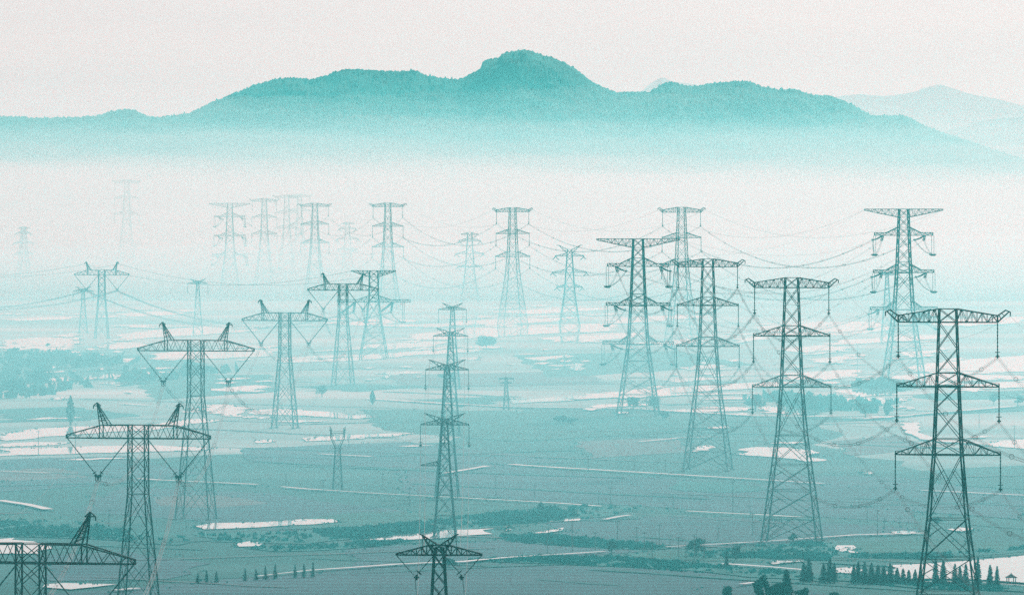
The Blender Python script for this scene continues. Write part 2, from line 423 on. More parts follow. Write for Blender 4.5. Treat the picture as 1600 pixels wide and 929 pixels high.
WATER = [
 [(0, 678), (60, 670), (110, 667), (220, 664), (330, 653), (332, 660), (240, 672), (160, 677), (60, 684), (0, 690)],
 [(0, 702), (110, 699), (240, 696), (335, 700), (320, 704), (240, 706), (110, 710), (0, 713)],
 [(0, 696), (50, 691), (110, 692), (60, 697), (0, 699)],
 [(318, 634), (350, 632), (386, 637), (384, 652), (345, 649), (318, 643)],
 [(290, 640), (314, 636), (314, 644), (295, 646)],
 [(396, 641), (430, 638), (500, 643), (590, 652), (560, 655), (440, 649), (400, 648)],
 [(400, 652), (428, 652), (426, 656), (402, 655)],
 [(475, 687), (520, 681), (600, 678), (652, 677), (600, 683), (540, 687), (478, 690)],
 [(400, 689), (420, 687), (421, 692), (402, 693)],
 [(305, 823), (330, 818), (400, 817), (470, 812), (520, 812), (533, 816), (490, 820), (400, 825), (320, 828)],
 [(370, 850), (392, 846), (411, 850), (405, 854), (372, 855)],
 [(556, 846), (600, 840), (660, 834), (700, 829), (740, 828), (776, 826), (770, 835), (720, 838), (660, 843), (600, 846)],
 [(788, 826), (798, 822), (800, 828), (790, 830)],
 [(857, 816), (880, 812), (908, 811), (905, 814), (870, 816)],
 [(832, 834), (860, 829), (881, 825), (878, 830), (850, 834)],
 [(1150, 710), (1156, 702), (1180, 699), (1240, 700), (1270, 710), (1288, 721), (1262, 722), (1220, 716), (1164, 712)],
 [(1088, 703), (1092, 698), (1106, 696), (1106, 702), (1096, 708)],
 [(1536, 694), (1570, 689), (1600, 687), (1640, 688), (1640, 704), (1600, 702), (1550, 698)],
 [(1308, 853), (1334, 853), (1345, 865), (1322, 864)],
 [(1386, 884), (1440, 882), (1500, 878), (1560, 873), (1600, 869), (1660, 866), (1660, 918), (1600, 912), (1540, 907), (1470, 905), (1400, 905)],
 [(1200, 879), (1214, 876), (1257, 873), (1256, 878), (1230, 880), (1208, 883)],
 [(1302, 889), (1334, 887), (1337, 897), (1306, 896)],
 [(1392, 832), (1410, 830), (1432, 832), (1420, 836), (1400, 835)],
 [(1480, 828), (1500, 825), (1522, 827), (1500, 832)],
 [(70, 914), (100, 912), (182, 914), (150, 918), (110, 922)],
 [(-20, 845), (25, 841), (60, 850), (82, 858), (60, 866), (-20, 866)],
 [(1345, 737), (1360, 738), (1358, 742), (1346, 741)],
 # mid distance paddies on the right
 [(1410, 573), (1480, 566), (1600, 560), (1680, 558), (1680, 578), (1600, 578), (1460, 581)],
 [(1180, 512), (1260, 507), (1370, 506), (1400, 514), (1330, 522), (1230, 524), (1190, 520)],
 [(1300, 532), (1400, 527), (1480, 525), (1470, 530), (1330, 536)],
 [(1210, 546), (1290, 541), (1330, 545), (1260, 550)],
 [(1380, 590), (1440, 586), (1600, 588), (1600, 592), (1450, 595)],
 [(1215, 585), (1300, 581), (1360, 580), (1330, 588), (1230, 592)],
 [(1300, 612), (1380, 606), (1440, 605), (1400, 612), (1350, 618)],
 [(1480, 604), (1560, 599), (1640, 598), (1640, 604), (1520, 607)],
 [(1190, 637), (1250, 634), (1330, 636), (1290, 642), (1200, 644)],
 [(1290, 629), (1340, 624), (1420, 624), (1400, 630), (1330, 633)],
 [(800, 622), (900, 617), (1000, 610), (1100, 605), (1200, 602), (1250, 602), (1200, 608), (1050, 614), (900, 622), (800, 626)],
 [(930, 634), (1000, 630), (1010, 634), (940, 637)],
 [(1040, 642), (1110, 636), (1180, 638), (1150, 643), (1060, 645)],
 [(1110, 668), (1140, 666), (1142, 669), (1112, 671)],
 [(1030, 594), (1100, 591), (1130, 593), (1060, 597)],
 # far paddies, centre
 [(640, 522), (720, 515), (800, 512), (880, 510), (965, 509), (960, 517), (840, 521), (720, 527), (650, 528)],
 [(430, 559), (500, 556), (580, 555), (680, 549), (760, 548), (740, 552), (640, 556), (560, 562), (440, 564)],
 [(560, 540), (640, 536), (700, 536), (680, 541), (600, 545)],
 [(720, 560), (758, 559), (756, 562), (722, 563)],
 [(840, 528), (940, 523), (1010, 522), (990, 528), (880, 533)],
 [(1000, 536), (1080, 531), (1110, 533), (1040, 540)],
 [(590, 583), (640, 581), (660, 583), (610, 586)],
 [(820, 560), (880, 556), (900, 558), (840, 563)],
 [(860, 571), (900, 569), (905, 571), (865, 573)],
 [(500, 505), (600, 500), (660, 502), (560, 508)],
 [(700, 503), (820, 498), (900, 498), (860, 503), (760, 507)],
 [(930, 500), (1060, 494), (1120, 496), (1000, 503)],
 [(760, 487), (900, 482), (960, 484), (840, 490)],
 # far paddies, left
 [(6, 534), (60, 530), (118, 531), (118, 539), (60, 543), (8, 543)],
 [(5, 548), (40, 545), (48, 547), (20, 550)],
 [(62, 546), (118, 541), (112, 546), (70, 549)],
 [(150, 541), (190, 537), (228, 537), (225, 542), (170, 545)],
 [(240, 553), (320, 549), (400, 547), (440, 548), (420, 556), (330, 559), (250, 561)],
 [(180, 522), (260, 516), (340, 512), (410, 512), (400, 518), (300, 523), (190, 528)],
 [(95, 524), (120, 522), (122, 525), (98, 527)],
 [(98, 563), (140, 560), (146, 563), (104, 566)],
 [(188, 562), (216, 560), (216, 564), (190, 566)],
 [(0, 499), (60, 497), (118, 496), (110, 499), (30, 501)],
 [(180, 491), (240, 488), (300, 489), (280, 492), (200, 494)],
 [(60, 592), (140, 588), (240, 583), (270, 584), (180, 590), (90, 595)],
 [(170, 600), (206, 598), (210, 601), (174, 603)],
 [(78, 624), (98, 622), (99, 625), (80, 626)],
 [(330, 609), (400, 604), (430, 606), (360, 612)],
 [(1420, 504), (1520, 499), (1600, 497), (1600, 503), (1480, 508)],
 [(1150, 530), (1190, 527), (1200, 530), (1160, 534)],
 [(1400, 552), (1470, 548), (1480, 551), (1420, 555)],
 [(1260, 562), (1330, 558), (1350, 561), (1290, 566)],
 [(1060, 575), (1120, 571), (1140, 574), (1080, 578)],
]
r3 = random.Random(41)
for pts in list(WATER):
    cy = sum(p[1] for p in pts) / len(pts); x0 = min(p[0] for p in pts); x1 = max(p[0] for p in pts)
    if cy > 735 or x1 - x0 < 40: continue
    for q in range(5 if cy < 640 else 1):
        L_ = (x1 - x0) * r3.uniform(0.12, 0.5); xa = r3.uniform(x0 - 30, x1 - L_ + 30); ya = cy + r3.choice((-1, 1)) * r3.uniform(4, 13) * (cy - HY) / 300
        th_ = r3.uniform(0.8, 2.3) * (cy - HY) / 250; sl = -r3.uniform(0.005, 0.035)
        n_ = 7
        up_ = [(xa + L_ * i / n_, ya + sl * L_ * i / n_ - th_ * r3.uniform(0.1, 1) * math.sin(math.pi * min(0.97, i / n_ + 0.03))) for i in range(n_ + 1)]
        dn_ = [(xa + L_ * i / n_, ya + sl * L_ * i / n_ + th_ * r3.uniform(0.1, 1) * math.sin(math.pi * min(0.97, i / n_ + 0.03))) for i in range(n_, -1, -1)]
        WATER.append(up_ + dn_)
for i, pts in enumerate(WATER):
    cy = sum(p[1] for p in pts) / len(pts)
    if cy < 640: pts = [(x, cy + (y - cy) * 1.4) for x, y in pts]
    sheet('paddy_water', pts, M['water'], 0.30 + 0.002 * i, None, 9, 4.2)

def ribbon(name, pts, width, mat, z, label, gaps=True):
    """a track across the plain: a strip of constant real width through photo pixels, with slightly worn edges"""
    P = [G(x, y) for x, y in pts]
    L = []
    for a, c in zip(P, P[1:]):
        k = max(2, int((c - a).length / 12))
        for q in range(k): L.append(a.lerp(c, q / k))
    L.append(P[-1])
    v = []; f = []
    for i, p in enumerate(L):
        d = (L[min(i+1, len(L)-1)] - L[max(i-1, 0)]).normalized()
        nn = Vector((-d.y, d.x, 0))
        wd = width / 2
        for sgn in (1, -1):
            q = p + nn * sgn * wd * rnd.uniform(0.55, 1.25) * (0.75 + 0.5 * noise.noise(Vector((p.x * 0.01, p.y * 0.01, z * 40))))
            v.append((q.x, q.y, z))
    for i in range(len(L) - 1):
        if gaps and noise.noise(Vector((L[i].x * 0.018, L[i].y * 0.012, z * 90))) < -0.33: continue      # overgrown stretches
        f.append((2*i+1, 2*i+3, 2*i+2, 2*i))
    me = bpy.data.meshes.new(name); me.from_pydata(v, [], f); me.update()
    if me.polygons[0].normal.z < 0: me.flip_normals()
    return struct(link(name, me, mat), label)

TRACKS = [
 ([(180, 925), (250, 918), (400, 903), (480, 894), (620, 884), (720, 880), (800, 873), (880, 868), (945, 864)], 5.0),
 ([(935, 862), (968, 868), (1040, 874), (1130, 883), (1200, 888), (1260, 893)], 5.0),
 ([(968, 861), (1040, 857), (1130, 852), (1200, 848), (1240, 845), (1340, 838), (1450, 835)], 4.5),
 ([(400, 759), (480, 766), (590, 773), (665, 777), (800, 784), (870, 788), (938, 793)], 5.0),
 ([(1028, 798), (1120, 803), (1200, 807), (1330, 815), (1440, 822)], 5.0),
 ([(500, 711), (580, 715), (660, 718), (760, 725), (835, 730), (1000, 740), (1200, 752), (1372, 763), (1440, 768), (1600, 776)], 6.0),
 ([(575, 624), (680, 631), (800, 637), (1000, 640), (1180, 651), (1300, 652)], 9.0),
 ([(1350, 656), (1440, 648), (1600, 635), (1680, 630)], 9.0),
 ([(0, 784), (40, 790), (74, 798)], 6.0),
 ([(0, 738), (80, 741), (150, 745), (250, 752), (400, 759)], 5.0),
 ([(1362, 652), (1400, 656), (1422, 664), (1428, 678), (1450, 688), (1490, 692), (1540, 695)], 16.0),
 ([(690, 742), (740, 734), (762, 730)], 4.0),
 ([(945, 814), (965, 810), (984, 807)], 4.0),
 ([(1100, 922), (1140, 918), (1180, 913), (1200, 912)], 3.0),
 ([(1000, 692), (1060, 686), (1120, 684)], 5.0),
 ([(190, 632), (320, 640)], 6.0),
 ([(1440, 912), (1520, 912), (1570, 916), (1660, 922)], 2.2),
]
for i, (pts, wd) in enumerate(TRACKS):
    ribbon('dirt_track', pts, wd * 0.66, M['track'], 0.62 + 0.004 * i, None)

# low banks between the plots
r4 = random.Random(77)
BUNDS = []
for q in range(70):
    y = HY + 290 + 360 * (q / 70.0) ** 1.15 + r4.uniform(-6, 6)
    x = r4.uniform(-150, 1500); L_ = r4.uniform(120, 620)
    sl = (0.055 if q % 3 else -0.045) * (y - HY) / 500 * r4.uniform(0.6, 1.2)
    pts = [(x + L_ * k / 5, y + sl * L_ * k / 5 + r4.uniform(-.6, .6)) for k in range(6)]
    if max(p[1] for p in pts) > 925: continue
    ribbon('field_bank', pts, r4.uniform(2.0, 6.5) * 500 / (y - HY) * 0.8, M['marsh'] if q % 4 else M['stubble'], 0.27 + 0.0004 * q, None, False)

# ------------------------------------------------------------------ hedges, reeds (leaf cards)
def cards(mb, c, n, sx, sy, sz, size, r):
    for _ in range(n):
        while True:
            p = Vector((r.uniform(-1, 1), r.uniform(-1, 1), r.uniform(-1, 1)))
            if p.length <= 1: break
        p = Vector((c[0] + p.x * sx, c[1] + p.y * sy, c[2] + p.z * sz))
        u = Vector((r.gauss(0, 1), r.gauss(0, 1), r.gauss(0, 1))).normalized()
        v = u.cross(Vector((r.gauss(0, 1), r.gauss(0, 1), r.gauss(0, 1)))).normalized()
        s_ = size * r.uniform(0.6, 1.4)
        mb.quad(p, u * s_, v * s_ * 0.6)

def band(name, pts, label, mat, height, n, size, taper=0.5):
    """plants scattered inside an outline of photo pixels"""
    P = [G(x, y) for x, y in pts]
    x0 = min(p.x for p in P); x1 = max(p.x for p in P); y0 = min(p.y for p in P); y1 = max(p.y for p in P)
    def inside(x, y):
        c = False
        for i in range(len(P)):
            a, d = P[i], P[i-1]
            if (a.y > y) != (d.y > y) and x < (d.x - a.x) * (y - a.y) / (d.y - a.y) + a.x: c = not c
        return c
    r = random.Random(hash(label) % 9999 if False else len(label) * 7 + int(abs(x0)))
    mb = MB(); k = 0; tries = 0
    while k < n and tries < n * 30:
        tries += 1
        x = r.uniform(x0, x1); y = r.uniform(y0, y1)
        if not inside(x, y): continue
        if name == 'reed_bed' and noise.noise(Vector((x * 0.035, y * 0.011, 1.3))) + 0.4 * noise.noise(Vector((x * 0.13, y * 0.04, 4.1))) < 0.02 and r.random() < 0.93: continue
        if name == 'hedgerow' and noise.noise(Vector((x * 0.012, y * 0.006, 7.7))) + 0.5 * noise.noise(Vector((x * 0.05, y * 0.02, 2.1))) < 0.0 and r.random() < 0.95: continue
        h = height * r.uniform(0.2, 0.75) * (0.5 + 0.5 * r.random()) * (0.6 if name == 'reed_bed' else 1.0)
        for q in range(3):
            z = h * r.uniform(0.05, 0.85)
            u = Vector((r.gauss(0, 1), r.gauss(0, 1), r.gauss(0, 0.5))).normalized()
            v = Vector((r.gauss(0, 0.4), r.gauss(0, 0.4), 1)).normalized()
            s_ = size * r.uniform(0.5, 1.3)
            mb.quad(Vector((x + r.gauss(0, size), y + r.gauss(0, size), z)), u * s_, v * s_)
        k += 1
    return stuff(mb.build(name, mat), label)

BANDS = [
 ('reed_bed', [(300, 834), (420, 832), (560, 826), (700, 812), (800, 800), (930, 790), (1000, 794), (940, 808), (800, 820), (720, 828), (600, 838), (480, 850), (330, 846)], 'dense teal reeds around the long pond left of centre', 'reed', 2.2, 3600, 1.1),
 ('reed_bed', [(380, 856), (480, 852), (560, 848), (640, 846), (560, 856), (430, 862)], 'reeds growing below the small pond on the left', 'reed', 1.8, 900, 0.9),
 ('reed_bed', [(780, 838), (860, 836), (960, 846), (1050, 853), (1040, 858), (960, 858), (860, 852), (790, 845)], 'reeds along the ditch above the track crossing', 'reed', 2.2, 1300, 0.9),
 ('reed_bed', [(720, 876), (850, 869), (960, 870), (1080, 880), (1200, 891), (1290, 900), (1290, 910), (1130, 897), (960, 885), (800, 879)], 'reed verge along the near dirt track', 'reed', 1.6, 2000, 0.8),
 ('reed_bed', [(1070, 862), (1200, 860), (1300, 868), (1290, 876), (1190, 872), (1090, 872)], 'thicket of reeds right of the track crossing', 'reed', 2.2, 1500, 0.9),
 ('reed_bed', [(1190, 852), (1260, 848), (1300, 850), (1300, 858), (1360, 868), (1460, 864), (1600, 856), (1600, 862), (1450, 874), (1330, 872), (1200, 862)], 'reeds between the field corner and the white lake', 'reed', 1.6, 1500, 0.9),
 ('reed_bed', [(1060, 752), (1160, 756), (1200, 764), (1120, 770), (1060, 766)], 'reeds below the third tall suspension pylon', 'reed', 2.0, 500, 1.1),
 ('reed_bed', [(0, 812), (120, 814), (220, 828), (300, 842), (280, 852), (140, 842), (0, 838)], 'reeds on the far left field bank', 'reed', 2.0, 1000, 1.0),
 ('reed_bed', [(830, 655), (960, 650), (1060, 660), (1000, 676), (860, 672)], 'reeds below the road in the middle distance', 'reed', 2.5, 700, 1.8),
 ('hedgerow', [(0, 556), (60, 552), (200, 568), (360, 580), (300, 592), (160, 600), (60, 622), (0, 622)], 'hazy woodland mass on the left of the plain', 'leaf', 9.0, 1500, 2.4),
 ('hedgerow', [(0, 640), (100, 636), (220, 650), (100, 658), (0, 660)], 'low hedge above the flooded field on the left', 'reed', 3.0, 600, 1.8),
 ('hedgerow', [(640, 628), (760, 618), (800, 624), (720, 636)], 'hazy hedge left of the middle road', 'leaf', 5.0, 300, 2.0),
 ('hedgerow', [(1160, 622), (1220, 618), (1400, 630), (1380, 646), (1240, 640)], 'hazy hedge between the flooded paddies on the right', 'reed', 4.0, 400, 2.0),
 ('hedgerow', [(1330, 602), (1420, 600), (1430, 610), (1350, 612)], 'hedge behind the nearest tall suspension pylon', 'leaf', 5.0, 250, 2.0),
 ('hedgerow', [(1440, 616), (1600, 610), (1600, 622), (1460, 626)], 'hedge right of the nearest tall suspension pylon', 'reed', 5.0, 350, 2.0),
 ('hedgerow', [(460, 604), (560, 600), (680, 604), (560, 612)], 'hazy low hedge in the middle of the plain', 'reed', 4.0, 350, 2.0),
 ('reed_bed', [(1290, 895), (1400, 904), (1600, 915), (1600, 925), (1440, 920), (1290, 906)], 'reed bank in front of the conifer row', 'reed', 1.4, 1300, 0.6),
]
SOFT = ('low hedge above the flooded field on the left', 'hazy hedge left of the middle road', 'hedge right of the nearest tall suspension pylon',
        'hazy low hedge in the middle of the plain', 'reeds below the road in the middle distance', 'reeds below the third tall suspension pylon')
for i, (nm, pts, lab, mt, h, n, sz) in enumerate(BANDS):
    if lab in SOFT:          # only darker, marshy ground
        sheet('reedy_ground', pts, M['marsh'], 0.20 + 0.004 * i, None, 12, 6.0)
        continue
    band(nm, pts, lab, M[mt], h, int(n * (0.45 if nm == 'reed_bed' else 0.10 if 'woodland' in lab else 0.30)), sz * (0.6 if nm == 'reed_bed' else 0.9))
    if nm == 'reed_bed': sheet('reedy_ground', pts, M['marsh'], 0.20 + 0.004 * i, None, 12, 4.0)

def tufts(name, label, lines, per, size, mat, seed, spread=3.0, ymin=0):
    r = random.Random(seed); mb = MB()
    for A, B in lines:
        d = B - A
        for k in range(int(d.length / per * r.uniform(0.6, 1.2))):
            t = r.random(); p = A + d * t + Vector((r.gauss(0, spread), r.gauss(0, spread), 0))
            if noise.noise(Vector((p.x * 0.02, p.y * 0.02, seed))) < -0.1: continue
            h = size * r.uniform(0.4, 2.2)
            for q in range(3):
                u = Vector((r.gauss(0, 1), r.gauss(0, 1), r.gauss(0, .4))).normalized(); v = Vector((r.gauss(0, .4), r.gauss(0, .4), 1)).normalized()
                mb.quad(p + Vector((r.gauss(0, size), r.gauss(0, size), h * 0.5)), u * size * r.uniform(.4, 1), v * h * 0.6)
    return stuff(mb.build(name, mat), label)
def edges(polys, closed=True, ymin=620):
    out_ = []
    for pts in polys:
        q = [p for p in pts]
        for a, c in zip(q, q[1:] + (q[:1] if closed else [])):
            if min(a[1], c[1]) > ymin and max(a[1], c[1]) < 935: out_.append((G(*a), G(*c)))
    return out_
tufts('weeds', 'low weeds growing along the field edges', edges([f[1] for f in FIELDS]), 4.0, 0.24, M['reed'], 5)
tufts('verge_grass', 'grass tufts along the dirt tracks', edges([t[0] for t in TRACKS], False), 1.8, 0.22, M['reed'], 6, 3.2)
tufts('bank_reeds', 'reeds standing along the banks of the ponds', edges(WATER), 1.5, 0.26, M['reed'], 8, 1.3)

# ------------------------------------------------------------------ pylons
def body(levels, thick, brace, horiz_at=(), panel=1.15, double=False):
    """lattice body: levels = [(z, half x, half y)] bottom to top; legs, X-bracing on four faces, horizontal frames"""
    mb = MB()
    def cor(z):
        for (z0, a0, b0), (z1, a1, b1) in zip(levels, levels[1:]):
            if z0 <= z <= z1 + 1e-6:
                t = (z - z0) / (z1 - z0)
                a = a0 + (a1 - a0) * t; c = b0 + (b1 - b0) * t
                return [Vector((-a, -c, z)), Vector((a, -c, z)), Vector((a, c, z)), Vector((-a, c, z))]
        a, c = levels[-1][1:]
        return [Vector((-a, -c, z)), Vector((a, -c, z)), Vector((a, c, z)), Vector((-a, c, z))]
    for (z0, *_), (z1, *_) in zip(levels, levels[1:]):
        A, B = cor(z0), cor(z1)
        for k in range(4): mb.bar(A[k], B[k], thick)
    z = levels[0][0]; top = levels[-1][0]
    zs = [z]
    stops = sorted(set([l[0] for l in levels] + list(horiz_at)))
    while z < top - 0.01:
        c = cor(z); wd = (c[1] - c[0]).length
        nz = z + wd * panel
        for st in stops:
            if z + 0.01 < st and nz > st - wd * 0.45 * panel: nz = st; break
        nz = min(nz, top); zs.append(nz); z = nz
    for z0, z1 in zip(zs, zs[1:]):
        A, B = cor(z0), cor(z1)
        wd = (A[1] - A[0]).length
        for k in range(4):
            j = (k + 1) % 4
            mb.bar(A[k], B[j], brace); mb.bar(A[j], B[k], brace)
            if wd > 7.0:      # secondary members in wide panels
                mid = (A[k] + A[j] + B[k] + B[j]) / 4
                lk = A[k].lerp(B[k], 0.5); lj = A[j].lerp(B[j], 0.5)
                mb.bar(lk, A[k].lerp(B[j], 0.25), brace * 0.7); mb.bar(lj, A[j].lerp(B[k], 0.25), brace * 0.7)
                mb.bar(lk, B[k].lerp(A[j], 0.25), brace * 0.7); mb.bar(lj, B[j].lerp(A[k], 0.25), brace * 0.7)
    for hz in list(horiz_at) + [levels[-1][0]]:
        A = cor(hz)
        for k in range(4): mb.bar(A[k], A[(k+1) % 4], brace)
    return mb, cor

def truss(mb, top, bot, n, chord, web, wy, cross=True):
    """lattice beam in the x-z plane: top/bot = polylines [(x, z, half depth)], same x order"""
    def at(pl, x):
        for (x0, z0, w0), (x1, z1, w1) in zip(pl, pl[1:]):
            lo, hi = min(x0, x1), max(x0, x1)
            if lo - 1e-6 <= x <= hi + 1e-6:
                t = (x - x0) / (x1 - x0) if x1 != x0 else 0
                return z0 + (z1 - z0) * t, w0 + (w1 - w0) * t
        return pl[-1][1], pl[-1][2]
    for pl in (top, bot):
        for (x0, z0, w0), (x1, z1, w1) in zip(pl, pl[1:]):
            for sg in (-1, 1): mb.bar((x0, sg*w0, z0), (x1, sg*w1, z1), chord)
    xs = [top[0][0] + (top[-1][0] - top[0][0]) * i / n for i in range(n + 1)]
    for i in range(n):
        x0, x1 = xs[i], xs[i+1]
        zt0, wt0 = at(top, x0); zb0, wb0 = at(bot, x0); zt1, wt1 = at(top, x1); zb1, wb1 = at(bot, x1)
        for sg in (-1, 1):
            if i % 2: mb.bar((x0, sg*wt0, zt0), (x1, sg*wb1, zb1), web)
            else: mb.bar((x0, sg*wb0, zb0), (x1, sg*wt1, zt1), web)
            if cross and i: mb.bar((x0, sg*wt0, zt0), (x0, sg*wb0, zb0), web * 0.8)
        mb.bar((x0, -wb0, zb0), (x1, wb1, zb1), web * 0.7)
        mb.bar((x0, wt0, zt0), (x1, -wt1, zt1), web * 0.7)

def string(root, a, c, r=0.11, rings=True, twin=0.0, clamp=True):
    """insulator string from a to c with a clamp and grading ring as sub-part; the string is a part of root"""
    a = Vector(a); c = Vector(c)
    mb = MB()
    d = (c - a).normalized()
    L = (c - a).length
    offs = [Vector((0, 0, 0))] if not twin else [Vector((0, twin, 0)), Vector((0, -twin, 0))]
    for of in offs:
        k = max(6, min(26, int(L / 0.35)))
        pts = []; rad = []
        for i in range(k + 1):
            t = i / k
            pts.append(a + of + (c - a) * t); rad.append(r * (1.25 if i % 2 else 0.75))
        mb.tube(pts, rad, 6)
    s = mb.build('insulator_string', M['glassins'], root)
    if clamp:
        cb = MB()
        cb.ring(c - d * 0.55, d, 0.5, 0.07)
        cb.bar(c + Vector((0, -0.55, -0.1)), c + Vector((0, 0.55, -0.1)), 0.30)
        cb.bar(c + Vector((-0.42, 0, -0.32)), c + Vector((0.42, 0, -0.32)), 0.24)
        cb.bar(c - d * 0.1, c + Vector((0, 0, -0.75)), 0.3)
        cb.build('clamp', M['steel'], s)
    return s

def tri_arm(bodyhalf, wy, ztop, zbot, xtip, chord, web, n=6, post=0.7):
    mb = MB()
    for sg in (-1, 1):
        truss(mb, [(sg*bodyhalf, ztop, wy), (sg*xtip, zbot + post*0.3, 0.25)], [(sg*bodyhalf, zbot, wy), (sg*xtip, zbot, 0.25)], n, chord, web, wy, cross=True)
        mb.bar((sg*xtip, 0, zbot - 0.15), (sg*xtip, 0, zbot + post), chord)
        mb.bar((sg*(xtip), -0.35, zbot), (sg*(xtip), 0.35, zbot), chord)
        mb.bar((sg*xtip, 0, zbot + post), (sg*(xtip - 1.6), 0, zbot + post), web)
    for sy in (-1, 1): mb.bar((-bodyhalf, sy*wy, zbot), (bodyhalf, sy*wy, zbot), chord)
    return mb

def footings(root, hx, hy):
    for sx in (-1, 1):
        for sy in (-1, 1):
            b = MB(); b.box((sx*hx - 0.8, sy*hy - 0.8, -0.5), (sx*hx + 0.8, sy*hy + 0.8, 0.45))
            b.build('footing', M['concrete'], root)

CLAMPS = {}

def suspension(loc, rz, sc, label, k=1.0, group=None, key=None):
    """double circuit suspension pylon: humped top arm with raised tips, two triangular arms, six hanging strings"""
    root = tag(empty('transmission_pylon', loc, rz, sc), label, 'pylon', group)
    H = 71.6
    th, br, ch, wb = 0.27*k, 0.14*k, 0.22*k, 0.105*k
    lv = [(0, 7.6, 7.6), (29, 3.9, 3.9), (42, 2.85, 2.85), (56, 2.25, 2.25), (H, 1.72, 1.72)]
    mb, cor = body(lv, th, br, (6.5, 14, 21, 29, 42, 45.2, 56, 58.6, H - 2.7))
    # inverted V of redundant members above the feet
    for sy in (-1, 1):
        A = cor(0); B = cor(6.5)
        y = sy * B[2].y
        for sx in (-1, 1):
            mb.bar((0, y, 6.5), (sx*A[2].x*0.98, sy*A[2].y, 0.3), br)
            mb.bar((sx*B[2].x*0.5, y, 6.5), (sx*A[2].x*0.97, sy*A[2].y, 2.2), br*0.7)
    mb.build('lattice_body', M['steel'], root)
    # top arm
    zb = H - 2.7
    mb = MB()
    for sg in (-1, 1):
        truss(mb, [(sg*1.72, H, 1.72), (sg*10.1, H - 1.35, 0.7)], [(sg*1.75, zb, 1.75), (sg*10.1, zb, 0.7)], 8, ch, wb, 1.7)
        for sy in (-1, 1): mb.bar((sg*10.1, sy*0.7, zb), (sg*10.1, sy*0.7, H - 1.35), ch)
    for sy in (-1, 1): mb.bar((-1.75, sy*1.75, zb), (1.75, sy*1.75, zb), ch)
    mb.build('crossarm', M['steel'], root)
    for sg in (-1, 1):
        mb = MB()
        tip = (12.5, H - 0.45)
        for sy in (-1, 1):
            mb.bar((sg*10.1, sy*0.7, zb), (sg*tip[0], 0, tip[1]), ch)
            mb.bar((sg*8.3, sy*0.85, zb + 0.2), (sg*10.6, sy*0.5, H - 1.0), wb)
            mb.bar((sg*10.1, sy*0.7, H - 1.35), (sg*11.8, sy*0.1, tip[1] + 0.25), ch)
            for q in (0.3, 0.6):
                mb.bar((sg*(10.1 + 2.4*q), sy*0.7*(1-q), zb + (tip[1]-zb)*q), (sg*(10.1 + 1.7*(q-.15)), sy*0.6*(1-q), H - 1.35 + 1.15*(q-.15)), wb)
        mb.bar((sg*11.6, 0, tip[1] + 0.3), (sg*12.7, 0, tip[1] - 0.2), ch)
        mb.bar((sg*12.7, 0, tip[1] - 0.1), (sg*12.7, 0, tip[1] - 1.0), 0.22*k)
        mb.build('earthwire_horn', M['steel'], root)
    tri_arm(2.2, 2.2, 58.6, 55.8, 10.4, ch, wb).build('crossarm', M['steel'], root)
    tri_arm(2.75, 2.75, 45.2, 42.0, 10.7, ch, wb).build('crossarm', M['steel'], root)
    pts = []
    for z, x in ((zb, 10.1), (55.8, 10.4), (42.0, 10.7)):
        for sg in (-1, 1):
            string(root, (sg*x, 0, z - 0.1), (sg*x, 0, z - 6.6), 0.13*k)
            pts.append((sg*x, 0, z - 7.2))
    pts += [(-12.7, 0, H - 1.5), (12.7, 0, H - 1.5)]
    footings(root, 7.6, 7.6)
    CLAMPS[key] = reg(loc, rz, sc, pts)
    return root

def reg(loc, rz, sc, pts):
    c, s_ = math.cos(rz), math.sin(rz)
    return [Vector((loc[0] + sc*(x*c - y*s_), loc[1] + sc*(x*s_ + y*c), loc[2] + sc*z)) for x, y, z in pts]

def bow(a, c, sag, n=8):
    return [Vector(a).lerp(Vector(c), i/n) + Vector((0, 0, -4*sag*(i/n)*(1-i/n))) for i in range(n+1)]

def tension_set(root, x, z, ends, k, drop_x, drop=8.4, ins_len=5.5):
    """tension strings to both sides of an arm, a jumper loop and the weighted jumper string at the arm's end"""
    pe = []
    for dx, dy, dz in ends:
        a = Vector((x, 0.4 * (1 if dy > 0 else -1), z)); c = a + Vector((dx, dy, dz)).normalized() * ins_len
        mb = MB()
        for of in (-0.28, 0.28):
            pp = bow(a + Vector((of, 0, 0)), c + Vector((of, 0, 0)), 0.35, 14)
            mb.tube(pp, [0.22*k*(1.2 if i % 2 else 0.8) for i in range(15)], 6)
        s = mb.build('insulator_string', M['glassins'], root)
        cb = MB(); cb.ring(c, (dx, dy, dz), 0.6, 0.09); cb.bar(c + Vector((-0.6, 0, 0)), c + Vector((0.6, 0, 0)), 0.3)
        cb.build('clamp', M['steel'], s)
        pe.append(c)
    b = Vector((drop_x, 0, z - drop))
    if drop_x is not None:
        mb = MB()
        for of in (-0.5, 0.5):
            mb.tube([Vector((drop_x + of*0.6, 0, z)) + (b - Vector((drop_x, 0, z))) * (i/14) + Vector((of*0.4, 0, 0)) for i in range(15)], [0.09*k*(1.2 if i % 2 else 0.8) for i in range(15)], 5)
        s = mb.build('insulator_string', M['glassins'], root)
        cb = MB(); cb.bar(b + Vector((-1.5, 0, 0)), b + Vector((1.5, 0, 0)), 0.55); cb.bar(b + Vector((-1.0, 0, -0.4)), b + Vector((1.0, 0, -0.4)), 0.4)
        cb.build('clamp', M['steel'], s)
    mb = MB()
    for of in (-0.22, 0.22):
        o = Vector((of, 0, 0))
        pth = bow(pe[0] + o, b + o, 1.4, 8) + bow(b + o, pe[1] + o, 1.4, 8)[1:]
        mb.tube(pth, 0.07*k, 4)
    mb.build('jumper_cable', M['wire'], root)
    return pe

